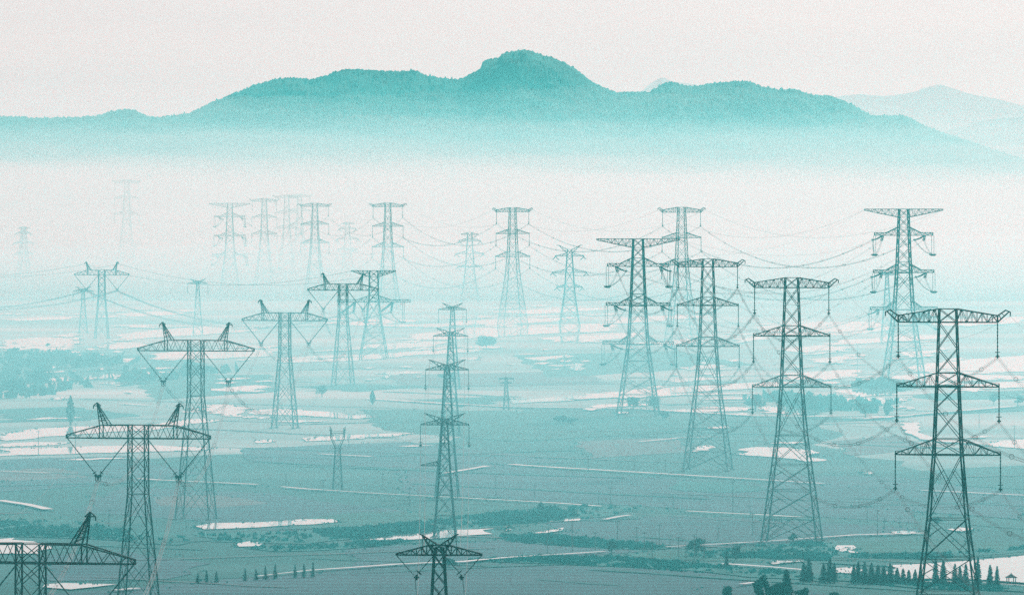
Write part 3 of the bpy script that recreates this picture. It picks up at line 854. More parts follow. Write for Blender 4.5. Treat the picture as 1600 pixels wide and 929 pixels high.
def tension(loc, rz, sc, label, k=1.0, group=None, key=None, side=1):
    """double circuit tension pylon: long flat-topped earth wire arm and three arms with box ends"""
    root = tag(empty('transmission_pylon', loc, rz, sc), label, 'pylon', group)
    H = 74.0
    th, br, ch, wb = 0.42*k, 0.20*k, 0.26*k, 0.14*k
    lv = [(0, 8.2, 8.2), (30, 4.1, 4.1), (48, 3.0, 3.0), (H, 2.0, 2.0)]
    mb, cor = body(lv, th, br, (9, 16, 23, 30, 46, 51, 62.5, 66, H - 3.6), 1.0)
    mb.build('lattice_body', M['steel'], root)
    mb = MB()
    for sg in (-1, 1):
        truss(mb, [(sg*2.0, H, 2.0), (sg*17.4, H, 0.35)], [(sg*2.1, H - 3.6, 2.1), (sg*17.4, H - 0.5, 0.35)], 10, ch, wb, 2)
        mb.bar((sg*17.4, -0.35, H), (sg*17.4, 0.35, H - 0.5), ch)
    for sy in (-1, 1): mb.bar((-2, sy*2, H), (2, sy*2, H), ch)
    mb.build('crossarm', M['steel'], root)
    pts_b, pts_f = [], []
    for z, xt, hb in ((62.5, 12.9, 2.45), (46.2, 13.4, 3.1), (30.0, 14.8, 4.1)):
        mb = MB()
        for sg in (-1, 1):
            truss(mb, [(sg*hb, z + 3.6, hb), (sg*8.2, z + 0.9, 1.0)], [(sg*hb, z, hb), (sg*8.2, z, 1.0)], 4, ch, wb, 2)
            truss(mb, [(sg*8.2, z + 1.2, 1.0), (sg*xt, z + 1.2, 0.6)], [(sg*8.2, z, 1.0), (sg*xt, z, 0.6)], 4, ch, wb, 2)
            for sy in (-1, 1): mb.bar((sg*xt, sy*0.6, z), (sg*xt, sy*0.6, z + 1.2), ch)
        for sy in (-1, 1): mb.bar((-hb, sy*hb, z), (hb, sy*hb, z), ch)
        mb.build('crossarm', M['steel'], root)
        for sg in (-1, 1):
            pe = tension_set(root, sg*(xt - 3.6), z, [(0.9*side, -3.5, -1.3), (3.6*side, 3.2, -1.9)], k, sg*xt)
            pts_f.append(tuple(pe[0])); pts_b.append(tuple(pe[1]))
    ew = [(-17.3, 0, H - 0.3), (17.3, 0, H - 0.3)]
    footings(root, 8.2, 8.2)
    CLAMPS[key] = reg(loc, rz, sc, pts_f + ew)
    CLAMPS[(key, 'back')] = reg(loc, rz, sc, pts_b + ew)
    return root

def dc_pylon(loc, rz, H, label, k=1.0, group=None, key=None):
    """T-shaped direct current pylon: one wide box arm with two horns and two V strings; H = underside of the arm"""
    root = tag(empty('transmission_pylon', loc, rz), label, 'pylon', group)
    th, br, ch, wb = 0.26*k, 0.13*k, 0.22*k, 0.105*k
    zb, zt = H, H + 3.1
    base = 1.95 + (H - 13) * 0.085
    lv = [(0, base, base), (max(6, H - 13), 2.05, 2.05), (zt, 1.95, 1.95)]
    mb, cor = body(lv, th, br, (max(6, H - 13), zb))
    mb.build('lattice_body', M['steel'], root)
    mb = MB()
    for sg in (-1, 1):
        truss(mb, [(sg*1.95, zt, 1.95), (sg*8.9, zt - 0.1, 1.7)], [(sg*1.95, zb, 1.95), (sg*8.9, zb, 1.7)], 5, ch, wb, 2, False)
        truss(mb, [(sg*8.9, zt - 0.1, 1.7), (sg*17.3, zb + 0.7, 0.35)], [(sg*8.9, zb, 1.7), (sg*17.3, zb, 0.35)], 6, ch, wb, 2, False)
        for sy in (-1, 1):
            mb.bar((sg*8.9, sy*1.7, zb), (sg*8.9, sy*1.7, zt - 0.1), ch)
            mb.bar((sg*17.3, sy*0.35, zb - 0.1), (sg*17.3, sy*0.35, zb + 0.8), ch)
    for sy in (-1, 1): mb.bar((-1.95, sy*1.95, zb), (1.95, sy*1.95, zb), ch)
    mb.build('crossarm', M['steel'], root)
    for sg in (-1, 1):
        mb = MB()
        ax, az = sg*9.9, zt + 5.0
        for sy in (-1, 1):
            for x0 in (8.9, 6.8):
                mb.bar((sg*x0, sy*1.6, zt - 0.1), (ax, sy*0.2, az), ch*0.9)
            for q in (0.22, 0.42, 0.6, 0.78):
                l0 = Vector((sg*8.9, sy*1.6, zt)).lerp(Vector((ax, sy*0.2, az)), q)
                l1 = Vector((sg*6.8, sy*1.6, zt)).lerp(Vector((ax, sy*0.2, az)), q)
                l2 = Vector((sg*6.8, sy*1.6, zt)).lerp(Vector((ax, sy*0.2, az)), q - 0.18)
                mb.bar(l0, l1, wb); mb.bar(l0, l2, wb)
        mb.bar((ax - 0.9, 0, az - 0.55), (ax + 0.9, 0, az - 0.55), 0.2*k)
        mb.bar((ax - 0.9, 0, az - 0.55), (ax, 0, az + 0.2), 0.2*k); mb.bar((ax + 0.9, 0, az - 0.55), (ax, 0, az + 0.2), 0.2*k)
        mb.bar((ax + sg*0.9, 0, az - 0.55), (ax + sg*0.9, 0, az - 1.2), 0.2*k)
        mb.build('earthwire_horn', M['steel'], root)
    pts = []
    for sg in (-1, 1):
        bx, bz = sg*9.7, zb - 9.0
        string(root, (sg*17.1, 0, zb - 0.1), (bx + sg*0.5, 0, bz + 0.5), 0.12*k)
        string(root, (sg*2.2, 0, zb - 0.1), (bx - sg*0.5, 0, bz + 0.5), 0.12*k)
        mb = MB()
        mb.bar((bx - 0.9, 0, bz + 0.2), (bx + 0.9, 0, bz + 0.2), 0.35); mb.bar((bx, 0, bz + 0.2), (bx, 0, bz - 0.9), 0.4)
        mb.ring((bx, 0, bz - 0.6), (0, 1, 0), 0.65, 0.1)
        mb.build('yoke_plate', M['steel'], root)
        pts.append((bx, 0, bz - 0.9))
    pts += [(-9.9 - 0.9, 0, zt + 3.8), (9.9 + 0.9, 0, zt + 3.8)]
    footings(root, base, base)
    CLAMPS[key] = reg(loc, rz, 1, pts)
    return root

def horned(loc, rz, H, label, k=1.0, group=None, key=None, half=6.65, horn=4.9, vee=False, low_left=False, sc=1.0):
    """single circuit pylon with a flat triangular arm and two horns rising like a V; H = arm underside"""
    root = tag(empty('transmission_pylon', loc, rz, sc), label, 'pylon', group)
    th, br, ch, wb = 0.26*k, 0.13*k, 0.20*k, 0.11*k
    b0 = 0.75 + H * 0.072
    lv = [(0, b0, b0), (H * 0.55, 0.75 + H*0.026, 0.75 + H*0.026), (H, 0.75, 0.75), (H + 1.2, 0.5, 0.5)]
    mb, cor = body(lv, th, br, (H*0.2, H*0.38, H*0.55, H))
    mb.build('lattice_body', M['steel'], root)
    mb = MB()
    s_ = half / 6.65
    for sg in (-1, 1):
        truss(mb, [(sg*0.3, H + 1.5*s_, 0.6), (sg*half*0.25, H + 1.45*s_, 0.6), (sg*half, H + 0.15, 0.15)], [(sg*0.3, H, 0.7), (sg*half*0.25, H, 0.7), (sg*half, H, 0.15)], 8, ch, wb, 1)
    for sy in (-1, 1):
        mb.bar((-0.75, sy*0.7, H), (0.75, sy*0.7, H), ch); mb.bar((-1.7*s_, sy*0.6, H + 1.5*s_), (1.7*s_, sy*0.6, H + 1.5*s_), ch)
    mb.build('crossarm', M['steel'], root)
    for sg in (-1, 1):
        mb = MB()
        tx, tz = sg*horn*s_*0.52 + sg*0.1, H + 3.1*s_
        if not vee: tx = sg*horn
        for sy in (-1, 1):
            mb.bar((sg*0.1, sy*0.5, H + 1.5*s_), (tx, sy*0.1, tz), ch)
            mb.bar((sg*0.6, sy*0.7, H), (tx, sy*0.1, tz), ch)
            for q in (0.3, 0.5, 0.7):
                mb.bar(Vector((sg*0.1, sy*0.5, H + 1.5*s_)).lerp(Vector((tx, sy*0.1, tz)), q), Vector((sg*0.6, sy*0.7, H)).lerp(Vector((tx, sy*0.1, tz)), q), wb)
            mb.bar((0, sy*0.5, H + 1.5*s_), (sg*0.7, sy*0.7, H), wb)
        mb.bar((tx - sg*0.2, 0, tz - 0.1), (tx + sg*0.35, 0, tz + 0.1), ch)
        mb.build('earthwire_horn', M['steel'], root)
    pts = []
    if vee:
        for sg in (-1, 1):
            bx, bz = sg*half*0.55, H - 3.1*s_
            string(root, (sg*half*0.985, 0, H - 0.05), (bx + sg*0.2, 0, bz), 0.07*k, clamp=False)
            string(root, (sg*0.8, 0, H - 0.05), (bx - sg*0.2, 0, bz), 0.07*k)
            pts.append((bx, 0, bz - 0.5))
    else:
        for sg in (-1, 1):
            string(root, (sg*half, 0, H), (sg*half, 0, H - 5.4), 0.09*k)
            pts.append((sg*half, 0, H - 5.9))
        string(root, (0, -0.9, H - 0.2), (0, -0.9, H - 4.6), 0.08*k)
        pts.append((0, -0.9, H - 5.0))
    pts += [(-horn*(1 if not vee else .52*s_), 0, H + 3.1*s_), (horn*(1 if not vee else .52*s_), 0, H + 3.1*s_)]
    if low_left:
        z = H - 11.2
        mb = MB(); hb = 1.3
        truss(mb, [(-hb, z + 1.4, 0.9), (-half, z + 0.15, 0.15)], [(-hb, z, 0.9), (-half, z, 0.15)], 6, ch, wb, 1)
        mb.bar((-half, 0, z), (-half, 0, z + 2.6), ch*0.8)
        mb.build('crossarm', M['steel'], root)
        string(root, (-half, 0, H - 6.4), (-half, 0, z + 2.6), 0.09*k, clamp=False)
    footings(root, b0, b0)
    CLAMPS[key] = reg(loc, rz, sc, pts)
    return root

def dc_tension(loc, rz, label, k=1.0, group=None, key=None):
    root = tag(empty('transmission_pylon', loc, rz), label, 'pylon', group)
    H = 48.5
    th, br, ch, wb = 0.36*k, 0.18*k, 0.26*k, 0.14*k
    lv = [(0, 7.6, 7.6), (20, 4.2, 4.2), (32, 2.7, 2.7), (H, 2.3, 2.3)]
    mb, cor = body(lv, th, br, (8, 14, 20, 31, 35, H - 3.5))
    mb.build('lattice_body', M['steel'], root)
    mb = MB()
    for sg in (-1, 1):
        truss(mb, [(sg*2.3, H, 2.3), (sg*12.5, H + 0.1, 0.3)], [(sg*2.3, H - 3.5, 2.3), (sg*12.5, H - 0.3, 0.3)], 8, ch, wb, 2)
    for sy in (-1, 1): mb.bar((-2.3, sy*2.3, H), (2.3, sy*2.3, H), ch)
    mb.build('crossarm', M['steel'], root)
    z = 31.0; mb = MB()
    for sg in (-1, 1):
        truss(mb, [(sg*2.7, z + 3.6, 2.6), (sg*9.5, z + 1.4, 1.4)], [(sg*2.7, z, 2.6), (sg*9.5, z, 1.4)], 5, ch, wb, 2)
        truss(mb, [(sg*9.5, z + 1.4, 1.4), (sg*20.5, z + 1.4, 0.8)], [(sg*9.5, z, 1.4), (sg*20.5, z, 0.8)], 6, ch, wb, 2)
        mb.bar((sg*20.5, 0, z), (sg*20.5, 0, z + 1.4), ch)
    for sy in (-1, 1): mb.bar((-2.7, sy*2.6, z), (2.7, sy*2.6, z), ch)
    mb.build('crossarm', M['steel'], root)
    pf, pb = [], []
    for sg in (-1, 1):
        pe = tension_set(root, sg*10.5, z, [(-7.5, -8.0, -6.0), (-1.0, 6.0, -3.4)], k*1.7, sg*10.5 + 6.0, 11.0, 12.0)
        pf.append(tuple(pe[0])); pb.append(tuple(pe[1]))
    ew = [(-12.4, 0, H), (12.4, 0, H)]
    footings(root, 7.6, 7.6)
    CLAMPS[key] = reg(loc, rz, 1, pf + ew); CLAMPS[(key, 'back')] = reg(loc, rz, 1, pb + ew)
    return root

def small_tension(loc, rz, sc, label, k=1.0, group=None, key=None, horns=False):
    """smaller double circuit pylon: narrow top arm and two or three arms with drooping jumpers"""
    root = tag(empty('transmission_pylon', loc, rz, sc), label, 'pylon', group)
    H = 57.0
    th, br, ch, wb = 0.36*k, 0.18*k, 0.26*k, 0.14*k
    lv = [(0, 7.4, 7.4), (24, 3.9, 3.9), (H, 1.6, 1.6)]
    mb, cor = body(lv, th, br, (8, 16, 24, 32, 42, 52))
    mb.build('lattice_body', M['steel'], root)
    if horns:
        for sg in (-1, 1):
            mb = MB()
            for sy in (-1, 1):
                mb.bar((sg*1.6, sy*1.2, H), (sg*8.2, sy*0.2, H + 3.2), ch); mb.bar((sg*1.6, sy*1.4, H - 3.2), (sg*8.2, sy*0.2, H + 3.2), ch)
                for q in (0.3, 0.55, 0.8):
                    mb.bar(Vector((sg*1.6, sy*1.2, H)).lerp(Vector((sg*8.2, sy*0.2, H + 3.2)), q), Vector((sg*1.6, sy*1.4, H - 3.2)).lerp(Vector((sg*8.2, sy*0.2, H + 3.2)), q - 0.1), wb)
            mb.bar((sg*7.6, 0, H + 3.0), (sg*9.6, 0, H + 3.0), ch)
            mb.build('earthwire_horn', M['steel'], root)
    else:
        tri_arm(1.6, 1.6, H, H - 1.8, 7.0, ch, wb, 5).build('crossarm', M['steel'], root)
    pts = []
    for z, xt in (((H - 5, 10.5), (H - 17, 12.6), (H - 28, 9.5)) if horns else ((H - 7, 8.8), (H - 17.5, 11.2), (H - 28.5, 10.2))):
        hb = cor(z)[2].x
        tri_arm(hb, hb, z + 2.4, z, xt, ch, wb, 5).build('crossarm', M['steel'], root)
        for sg in (-1, 1):
            mb = MB()
            mb.tube(bow((sg*xt, 0, z), (sg*(xt - 2.6), -3.0, z - 2.6), 0.3, 6), 0.26*k, 5)
            mb.tube(bow((sg*xt, 0, z), (sg*(xt + 1.6), 3.0, z - 2.0), 0.3, 6), 0.26*k, 5)
            mb.build('insulator_string', M['glassins'], root)
            pts.append((sg*(xt - 2.6), -3.0, z - 2.6))
    footings(root, 7.4, 7.4)
    CLAMPS[key] = reg(loc, rz, sc, pts)
    return root

def cup_pylon(loc, rz, label, k=1.0, group=None):
    root = tag(empty('small_pylon', loc, rz), label, 'pylon', group)
    th, br = 0.22*k, 0.11*k
    mb, cor = body([(0, 1.5, 1.5), (13.4, 0.75, 0.75)], th, br, (13.4,), 1.0)
    mb.build('lattice_body', M['steel'], root)
    for sg in (-1, 1):
        mb = MB()
        for sy in (-1, 1):
            mb.bar((sg*0.75, sy*0.75, 13.4), (sg*2.2, sy*0.4, 16.6), th); mb.bar((sg*0.1, sy*0.75, 13.4), (sg*1.7, sy*0.4, 16.6), br)
            mb.bar((sg*2.2, sy*0.4, 16.6), (sg*2.4, sy*0.2, 20.2), th); mb.bar((sg*1.7, sy*0.4, 16.6), (sg*2.0, sy*0.2, 19.6), br)
            for q in range(4):
                mb.bar((sg*2.2, sy*0.4, 16.6 + q*0.8), (sg*1.8, sy*0.4, 17.2 + q*0.8), br)
        mb.bar((sg*1.7, 0, 18.9), (sg*2.7, 0, 18.9), th)
        mb.build('cup_arm', M['steel'], root)
    mb = MB()
    for sy in (-1, 1): mb.bar((-2.2, sy*0.3, 18.0), (2.2, sy*0.3, 18.0), th); mb.bar((-2.2, sy*0.3, 18.6), (2.2, sy*0.3, 18.6), br)
    mb.bar((-1.6, 0, 13.4), (1.6, 0, 13.4), th)
    mb.build('crossarm', M['steel'], root)
    for x in (-2.2, -0.7, 0.7, 2.2): string(root, (x, 0, 18), (x, 0, 16.7), 0.08*k, clamp=False)
    return root

def small_t(loc, rz, H, half, label, k=1.0, group=None):
    root = tag(empty('small_pylon', loc, rz), label, 'pylon', group)
    th, br = 0.24*k, 0.12*k
    mb, cor = body([(0, H*0.06 + 0.3, H*0.06 + 0.3), (H, 0.35, 0.35)], th, br, (H*0.5,), 1.2)
    mb.build('lattice_body', M['steel'], root)
    tri_arm(0.4, 0.4, H, H - 0.7, half, th*0.8, br, 4, 0.3).build('crossarm', M['steel'], root)
    tri_arm(0.6, 0.6, H*0.82 + 0.6, H*0.82, half*0.75, th*0.8, br, 4, 0.3).build('crossarm', M['steel'], root)
    for sg in (-1, 1): string(root, (sg*half, 0, H - 0.7), (sg*half, 0, H - 2.2), 0.08*k, clamp=False)
    return root

def pos(x, scale):
    "pylon foot from its centre column and its scale in photo pixels per metre"
    Y = F / scale
    return ((x - 800) / scale, Y, 0.0)

g1 = 'double circuit suspension pylons'
suspension(pos(1481, 7.69), R(-9), 1, 'nearest double circuit lattice pylon, large and dark at the right edge of the plain', 1.0, g1, 'D1')
suspension(pos(1237, 5.77), R(-9), 1, 'dark lattice pylon with raised arm tips, standing left of the nearest one on the right', 1.05, g1, 'D2')
suspension(pos(1106, 4.615), R(-9), 1, 'dark lattice pylon with raised arm tips, right beside the flat topped tension pylon', 1.1, g1, 'D3')
suspension(pos(1065, 2.62), R(14), 1.16, 'tall pale lattice pylon rising just behind the dark flat topped pylon', 1.0, g1, 'D4')
suspension(pos(801, 2.30), R(16), 1.13, 'pale lattice pylon standing alone at the centre of the haze', 1.05, g1, 'D5')
suspension(pos(606, 2.03), R(12), 1.15, 'pale lattice pylon right of centre left cluster, tallest of the pair with raised arm tips', 1.15, g1, 'D6')
suspension(pos(492, 1.87), R(12), 1.13, 'pale lattice pylon with raised arm tips, just right of three fainter pylons', 1.2, g1, 'D7')
g2 = 'double circuit tension pylons'
tension(pos(997, 3.74), R(-8), 1, 'dark flat topped tension pylon with bunched insulators, beside a bush in the paddies', 1.0, g2, 'T1')
tension(pos(1412, 3.13), R(6), 1.14, 'flat topped tension pylon standing behind the nearest pylon at far right', 1.0, g2, 'T2', -1)
tension(pos(359, 1.72), R(4), 1.07, 'hazy flat topped tension pylon at the left end of the far row', 1.4, g2, 'T3')
suspension(pos(413, 1.63), R(10), 1.16, 'faint pylon second from the left in the far row', 1.25, g1, 'T5')
suspension(pos(448, 1.48), R(10), 1.19, 'very faint pylon third from the left in the far row', 1.15, g1, 'S8')
suspension(pos(468, 1.38), R(12), 1.19, 'barely visible pylon in the haze directly left of a clearer one', 1.3, g1, 'S9')
suspension(pos(198, 1.28), R(6), 1.42, 'very tall faint pylon alone in the white haze on the left', 2.1, g1, 'S10')
g3 = 'direct current pylons'
L = {'L1': (48, 9.7, 36.0), 'L2': (216, 6.69, 37.6), 'L3': (306, 5.4, 48.7), 'L4': (445, 3.94, 42.8), 'L5': (536, 3.26, 46.0), 'L6': (159, 2.49, 39.8)}
LL = {'L1': 'nearest T shaped pylon cut off by the lower left corner', 'L2': 'dark T shaped pylon with two horns and V strings, second nearest on the left',
      'L3': 'T shaped pylon with two horns beyond the white pond strip, third on the left', 'L4': 'T shaped teal pylon with two horns, fourth in the receding left line',
      'L5': 'hazy T shaped pylon crossing in front of the wide armed tension pylon', 'L6': 'pale T shaped pylon alone on the far left beside a small pylon'}
for k_, (x, sc_, h_) in L.items():
    dc_pylon(pos(x, sc_), R(-11 if k_ != 'L6' else -4), h_, LL[k_], 1.0 if sc_ > 5 else 1.4, g3, k_)
dc_tension(pos(584, 2.8), R(-3), 'wide armed tension pylon with thick drooping insulators at centre left', 1.1, g3, 'T4')
g4 = 'horned single circuit pylons'
horned(pos(686, 10.2), R(-3), 40.2, 'nearest horned pylon with V strings, cut off by the bottom edge', 1.0, g4, 'M1', 6.65, 4.9, True)
horned(pos(695, 5.7), R(-3), 31.0, 'horned pylon at the centre with a second arm on its left side only', 1.0, g4, 'M2', 6.65, 5.3, False, True)
horned(pos(698.5, 5.08), R(-3), 39.8, 'taller horned pylon just behind the one with a left side arm', 1.05, g4, 'M3', 6.65, 5.4)
horned(pos(704, 4.06), R(-3), 38.4, 'horned pylon third from the front in the centre line', 1.15, g4, 'M4', 6.65, 5.2)
horned(pos(707, 3.3), R(-3), 37.4, 'smallest and farthest horned pylon of the centre line', 1.25, g4, 'M5', 6.65, 4.6)
horned(pos(309, 2.4), R(2), 32, 'small hazy horned pylon standing alone on the left plain', 1.4, g4, 'S3', 6.65, 4.9)
horned(pos(130, 2.4), R(2), 27, 'small hazy horned pylon beside the pale T shaped pylon at far left', 1.4, g4, 'S4', 6.65, 4.9)
horned(pos(1386, 2.5), R(2), 40, 'faint horned pylon half hidden behind the flat topped pylon at far right', 1.2, g4, 'S12', 6.65, 4.9)
g5 = 'small distant pylons with drooping insulators'
small_tension(pos(734, 1.9), R(3), 1.0, 'small pale pylon with drooping insulators left of the lone central pylon', 1.3, g5, 'S5')
small_tension(pos(543, 1.5), R(3), 1.0, 'small faint pylon with drooping insulators between two taller pale ones', 1.7, g5, 'S7')
small_tension(pos(890, 2.3), R(3), 0.92, 'faint pylon with spread horns right of the lone central pylon', 1.3, g5, 'S6', True)
small_tension(pos(37, 1.55), R(30), 0.94, 'barely visible pylon in the haze at the left edge', 1.4, g5, 'S11')
small_tension(pos(1200, 0.98), R(3), 0.55, 'tiny faint pylon far off in the white haze right of centre', 1.2, g5, 'S13')
cup_pylon(pos(527.5, 4.93), R(-5), 'small cup shaped pylon standing in the ploughed field left of centre', 0.75)
small_t(pos(791, 3.64), R(4), 14.0, 3.2, 'small hazy T topped pylon near the middle road', 1.3)

# ------------------------------------------------------------------ conductors
ORD = ['first', 'second', 'third', 'fourth', 'fifth', 'sixth', 'seventh', 'eighth', 'ninth', 'tenth', 'eleventh', 'twelfth', 'thirteenth', 'fourteenth', 'fifteenth',
       'sixteenth', 'seventeenth', 'eighteenth', 'nineteenth', 'twentieth', 'twenty first', 'twenty second', 'twenty third', 'twenty fourth', 'twenty fifth', 'twenty sixth']
_sp = {}
def spacer_mesh(r, t):
    key = (round(r, 2), round(t, 2))
    if key not in _sp:
        mb = MB(); mb.ring((0, 0, 0), (0, 1, 0), r, t, 14, 5)
        _sp[key] = mb.mesh('spacer'); _sp[key].materials.append(M['steel'])
    return _sp[key]

def conductor(a, c, sag, label, n=4, r=0.045, spread=0.28, gap=46.0, ring=0.42, rt=0.04, group=None, spacers=True):
    d = Vector(c) - Vector(a); L = d.length
    N = 36
    cen = bow(a, c, sag, N)
    h = Vector((d.x, d.y, 0)).normalized(); side = Vector((-h.y, h.x, 0)); up = Vector((0, 0, 1))
    mb = MB()
    offs = [Vector((0, 0, 0))] if n == 1 else [side * spread * math.cos(2*math.pi*(k + .5)/n) + up * spread * math.sin(2*math.pi*(k + .5)/n) for k in range(n)]
    for of in offs: mb.tube([p + of for p in cen], r, 4)
    o = mb.build('power_line', M['wire'])
    tag(o, label, 'power line', group)
    if spacers and n > 1:
        k = max(2, int(L / gap))
        for i in range(k):
            t = (i + 0.35 + 0.25 * rnd.random()) / k
            p = Vector(a).lerp(Vector(c), t) + Vector((0, 0, -4*sag*t*(1-t)))
            s_ = link('spacer', spacer_mesh(ring, rt), None, o)
            s_.location = p; s_.rotation_euler = (0, 0, math.atan2(-h.x, h.y))
    return o

SLOT = ['top left arm', 'top right arm', 'middle left arm', 'middle right arm', 'lowest left arm', 'lowest right arm', 'left tip', 'right tip']
def span6(A, B, where, sag, n=4, r=0.026, gap=58.0, ring=0.42, rt=0.04, grp=None, skip=()):
    for i in range(8):
        if i in skip: continue
        ew = i >= 6
        lab = ('thin earth wire from the %s ' if ew else 'sagging conductor from the %s ') % SLOT[i] + where
        conductor(A[i], B[i], sag * (0.8 if ew else 1.0), lab, 1 if ew else n, r * (0.8 if ew else 1), 0.28, gap, ring, rt, grp, not ew)

g = 'conductors of the double circuit line'
D0 = [p + Vector((14, -420, 1.5)) for p in CLAMPS['D1']]
span6(CLAMPS['D1'], D0, 'of the nearest pylon towards the viewer', 12, grp=g)
span6(CLAMPS['D1'], CLAMPS['D2'], 'between the nearest and second right pylons', 12, grp=g)
span6(CLAMPS['D2'], CLAMPS['D3'], 'between the second and third right pylons', 12, 4, 0.04, grp=g)
span6(CLAMPS['D3'], CLAMPS['T1'], 'between the third pylon and dark tension pylon', 13, 4, 0.04, grp=g)
span6(CLAMPS[('T1', 'back')], CLAMPS['T2'], 'between the two dark flat topped pylons', 17, 3, 0.04, 58, 0.4, 0.06, grp=g)
span6(CLAMPS[('T2', 'back')], CLAMPS['D4'], 'between far right tension and tall pale pylon', 19, 3, 0.05, 50, 0.36, 0.08, grp=g)
span6(CLAMPS['D4'], CLAMPS['D5'], 'between tall pale and lone central pylons', 17, 3, 0.05, 56, 0.36, 0.08, grp=g)
span6(CLAMPS['D5'], CLAMPS['D6'], 'between lone central pylon and its left neighbour', 18, 3, 0.055, 62, 0.36, 0.09, grp=g)
span6(CLAMPS['D6'], CLAMPS['D7'], 'between the two pale pylons at centre left', 15, 2, 0.055, 62, 0.36, 0.09, grp=g)
span6(CLAMPS['D7'], CLAMPS['T3'], 'of the hazy row at its left end', 16, 2, 0.055, 66, 0.36, 0.09, grp=g)
g = 'conductors of the direct current line'
SL4 = ['left V string', 'right V string', 'left horn', 'right horn']
def span4(A, B, where, sag, n=6, r=0.028, gap=60.0):
    for i in range(4):
        ew = i >= 2
        lab = ('thin earth wire from the %s ' if ew else 'thick conductor from the %s ') % SL4[i] + where
        conductor(A[i], B[i], sag * (0.7 if ew else 1), lab, 1 if ew else n, r * (0.8 if ew else 1), 0.40, gap, 0.52, 0.045, g, not ew)
span4(CLAMPS['L2'], CLAMPS['L1'], 'between the two nearest T shaped pylons', 12)
span4(CLAMPS['L2'], CLAMPS['L3'], 'between second and third T shaped pylons', 10)
span4(CLAMPS['L3'], CLAMPS['L4'], 'between third and fourth T shaped pylons', 16)
span4(CLAMPS['L4'], CLAMPS['L5'], 'between fourth and fifth T shaped pylons', 14, 4, 0.06)
span4(CLAMPS['L5'], CLAMPS['T4'], 'between fifth T shaped and wide armed pylon', 12, 4, 0.06)
span4(CLAMPS[('T4', 'back')], CLAMPS['L6'], 'between wide armed pylon and pale T pylon', 15, 4, 0.09)
L7 = [p + Vector((-210, 330, 0)) for p in CLAMPS['L6']]
span4(CLAMPS['L6'], L7, 'of the pale T pylon leaving at far left', 15, 4, 0.09)
g = 'conductors of the centre line'
for A, B, lab in (('M2', 'M3', 'between the first two horned pylons'), ('M3', 'M4', 'between second and third horned pylons'), ('M4', 'M5', 'between the farthest two horned pylons')):
    for i, nm in enumerate(('left arm', 'right arm', 'body', 'left horn', 'right horn')):
        conductor(CLAMPS[A][i], CLAMPS[B][i], 6, 'single wire from the %s %s' % (nm, lab), 1, 0.05, group=g, spacers=False)
for i, nm in enumerate(('left V string', 'right V string', 'left horn', 'right horn')):
    conductor(CLAMPS['M1'][i], CLAMPS['M2'][(0, 1, 3, 4)[i]], 16, 'wire from the %s of the nearest horned pylon' % nm, 1, 0.05, group=g, spacers=False)

# ------------------------------------------------------------------ trees
def tree(x, y, hpx, wpx, kind, label, cat='tree', group=None, n=None):
    p = G(x, y); sc_ = (y - HY) / CAM_H
    h = hpx / sc_; wd = wpx / sc_
    r = random.Random(int(x * 31 + y * 17))
    root = tag(empty({'round': 'broadleaf_tree', 'conifer': 'conifer_tree', 'poplar': 'poplar_tree', 'pine': 'pine_tree'}[kind], p, r.uniform(0, 6)), label, cat, group)
    tb = MB()
    tb.tube([(0, 0, -0.3), (0.05*wd*r.uniform(-1, 1), 0, h*0.35), (0, 0.04*wd, h*0.85)], [0.035*h + 0.06, 0.022*h + 0.04, 0.02], 6)
    mb = MB()
    if kind == 'round':
        n = n or 900
        lobes = []
        for i in range(11):
            a = r.uniform(0, 6.28); q = r.random() ** 0.6 * wd * 0.33; zz = h * r.uniform(0.34, 0.82)
            q *= 1 - max(0, zz / h - 0.55) * 1.3
            lobes.append((math.cos(a)*q, math.sin(a)*q, zz, wd * r.uniform(0.13, 0.24), h * r.uniform(0.10, 0.19)))
            tb.tube([(0, 0, h*r.uniform(0.15, 0.35)), (math.cos(a)*q*0.6, math.sin(a)*q*0.6, zz*0.85), (math.cos(a)*q, math.sin(a)*q, zz)], [0.012*h + 0.02, 0.008*h + 0.02, 0.02], 4)
        for lx, ly, lz, lw, lh in lobes:
            cards(mb, (lx, ly, lz), n // 11, lw, lw, lh, max(0.16, 0.035 * wd), r)
    elif kind == 'poplar':
        n = n or 500
        for i in range(n):
            t = r.random(); rr = wd * 0.5 * math.sin(math.pi * min(1, t * 0.9 + 0.12)) * r.random() ** 0.4; a = r.uniform(0, 6.28)
            cards(mb, (math.cos(a)*rr, math.sin(a)*rr, h*(0.12 + 0.88*t)), 1, 0.1, 0.1, 0.1, 0.05*wd + 0.12, r)
    else:
        n = n or 700
        tiers = 13 if kind == 'conifer' else 9
        for i in range(n):
            t = (i % tiers + r.random() * 0.8) / tiers
            rr = wd * 0.5 * (1 - t) ** (0.58 if kind == 'conifer' else 0.6) * (0.72 + 0.28 * r.random()) * math.sqrt(r.random())
            rr *= 1.0 - 0.16 * (t * tiers % 1)
            a = r.uniform(0, 6.28)
            c = Vector((math.cos(a)*rr, math.sin(a)*rr, h*(0.06 + 0.95*t)))
            u = Vector((math.cos(a), math.sin(a), -0.45 + r.gauss(0, .25))).normalized(); v = Vector((-math.sin(a), math.cos(a), r.gauss(0, .5))).normalized()
            s_ = (0.035*h + 0.05) * r.uniform(0.6, 1.3) * (1.15 - 0.6*t)
            mb.quad(c, u * s_, v * s_ * 0.6)
    tb.build('trunk', M['bark'], root)
    mb.build('crown', M['leaf'] if kind in ('round', 'poplar') else M['leafd'], root)
    return root

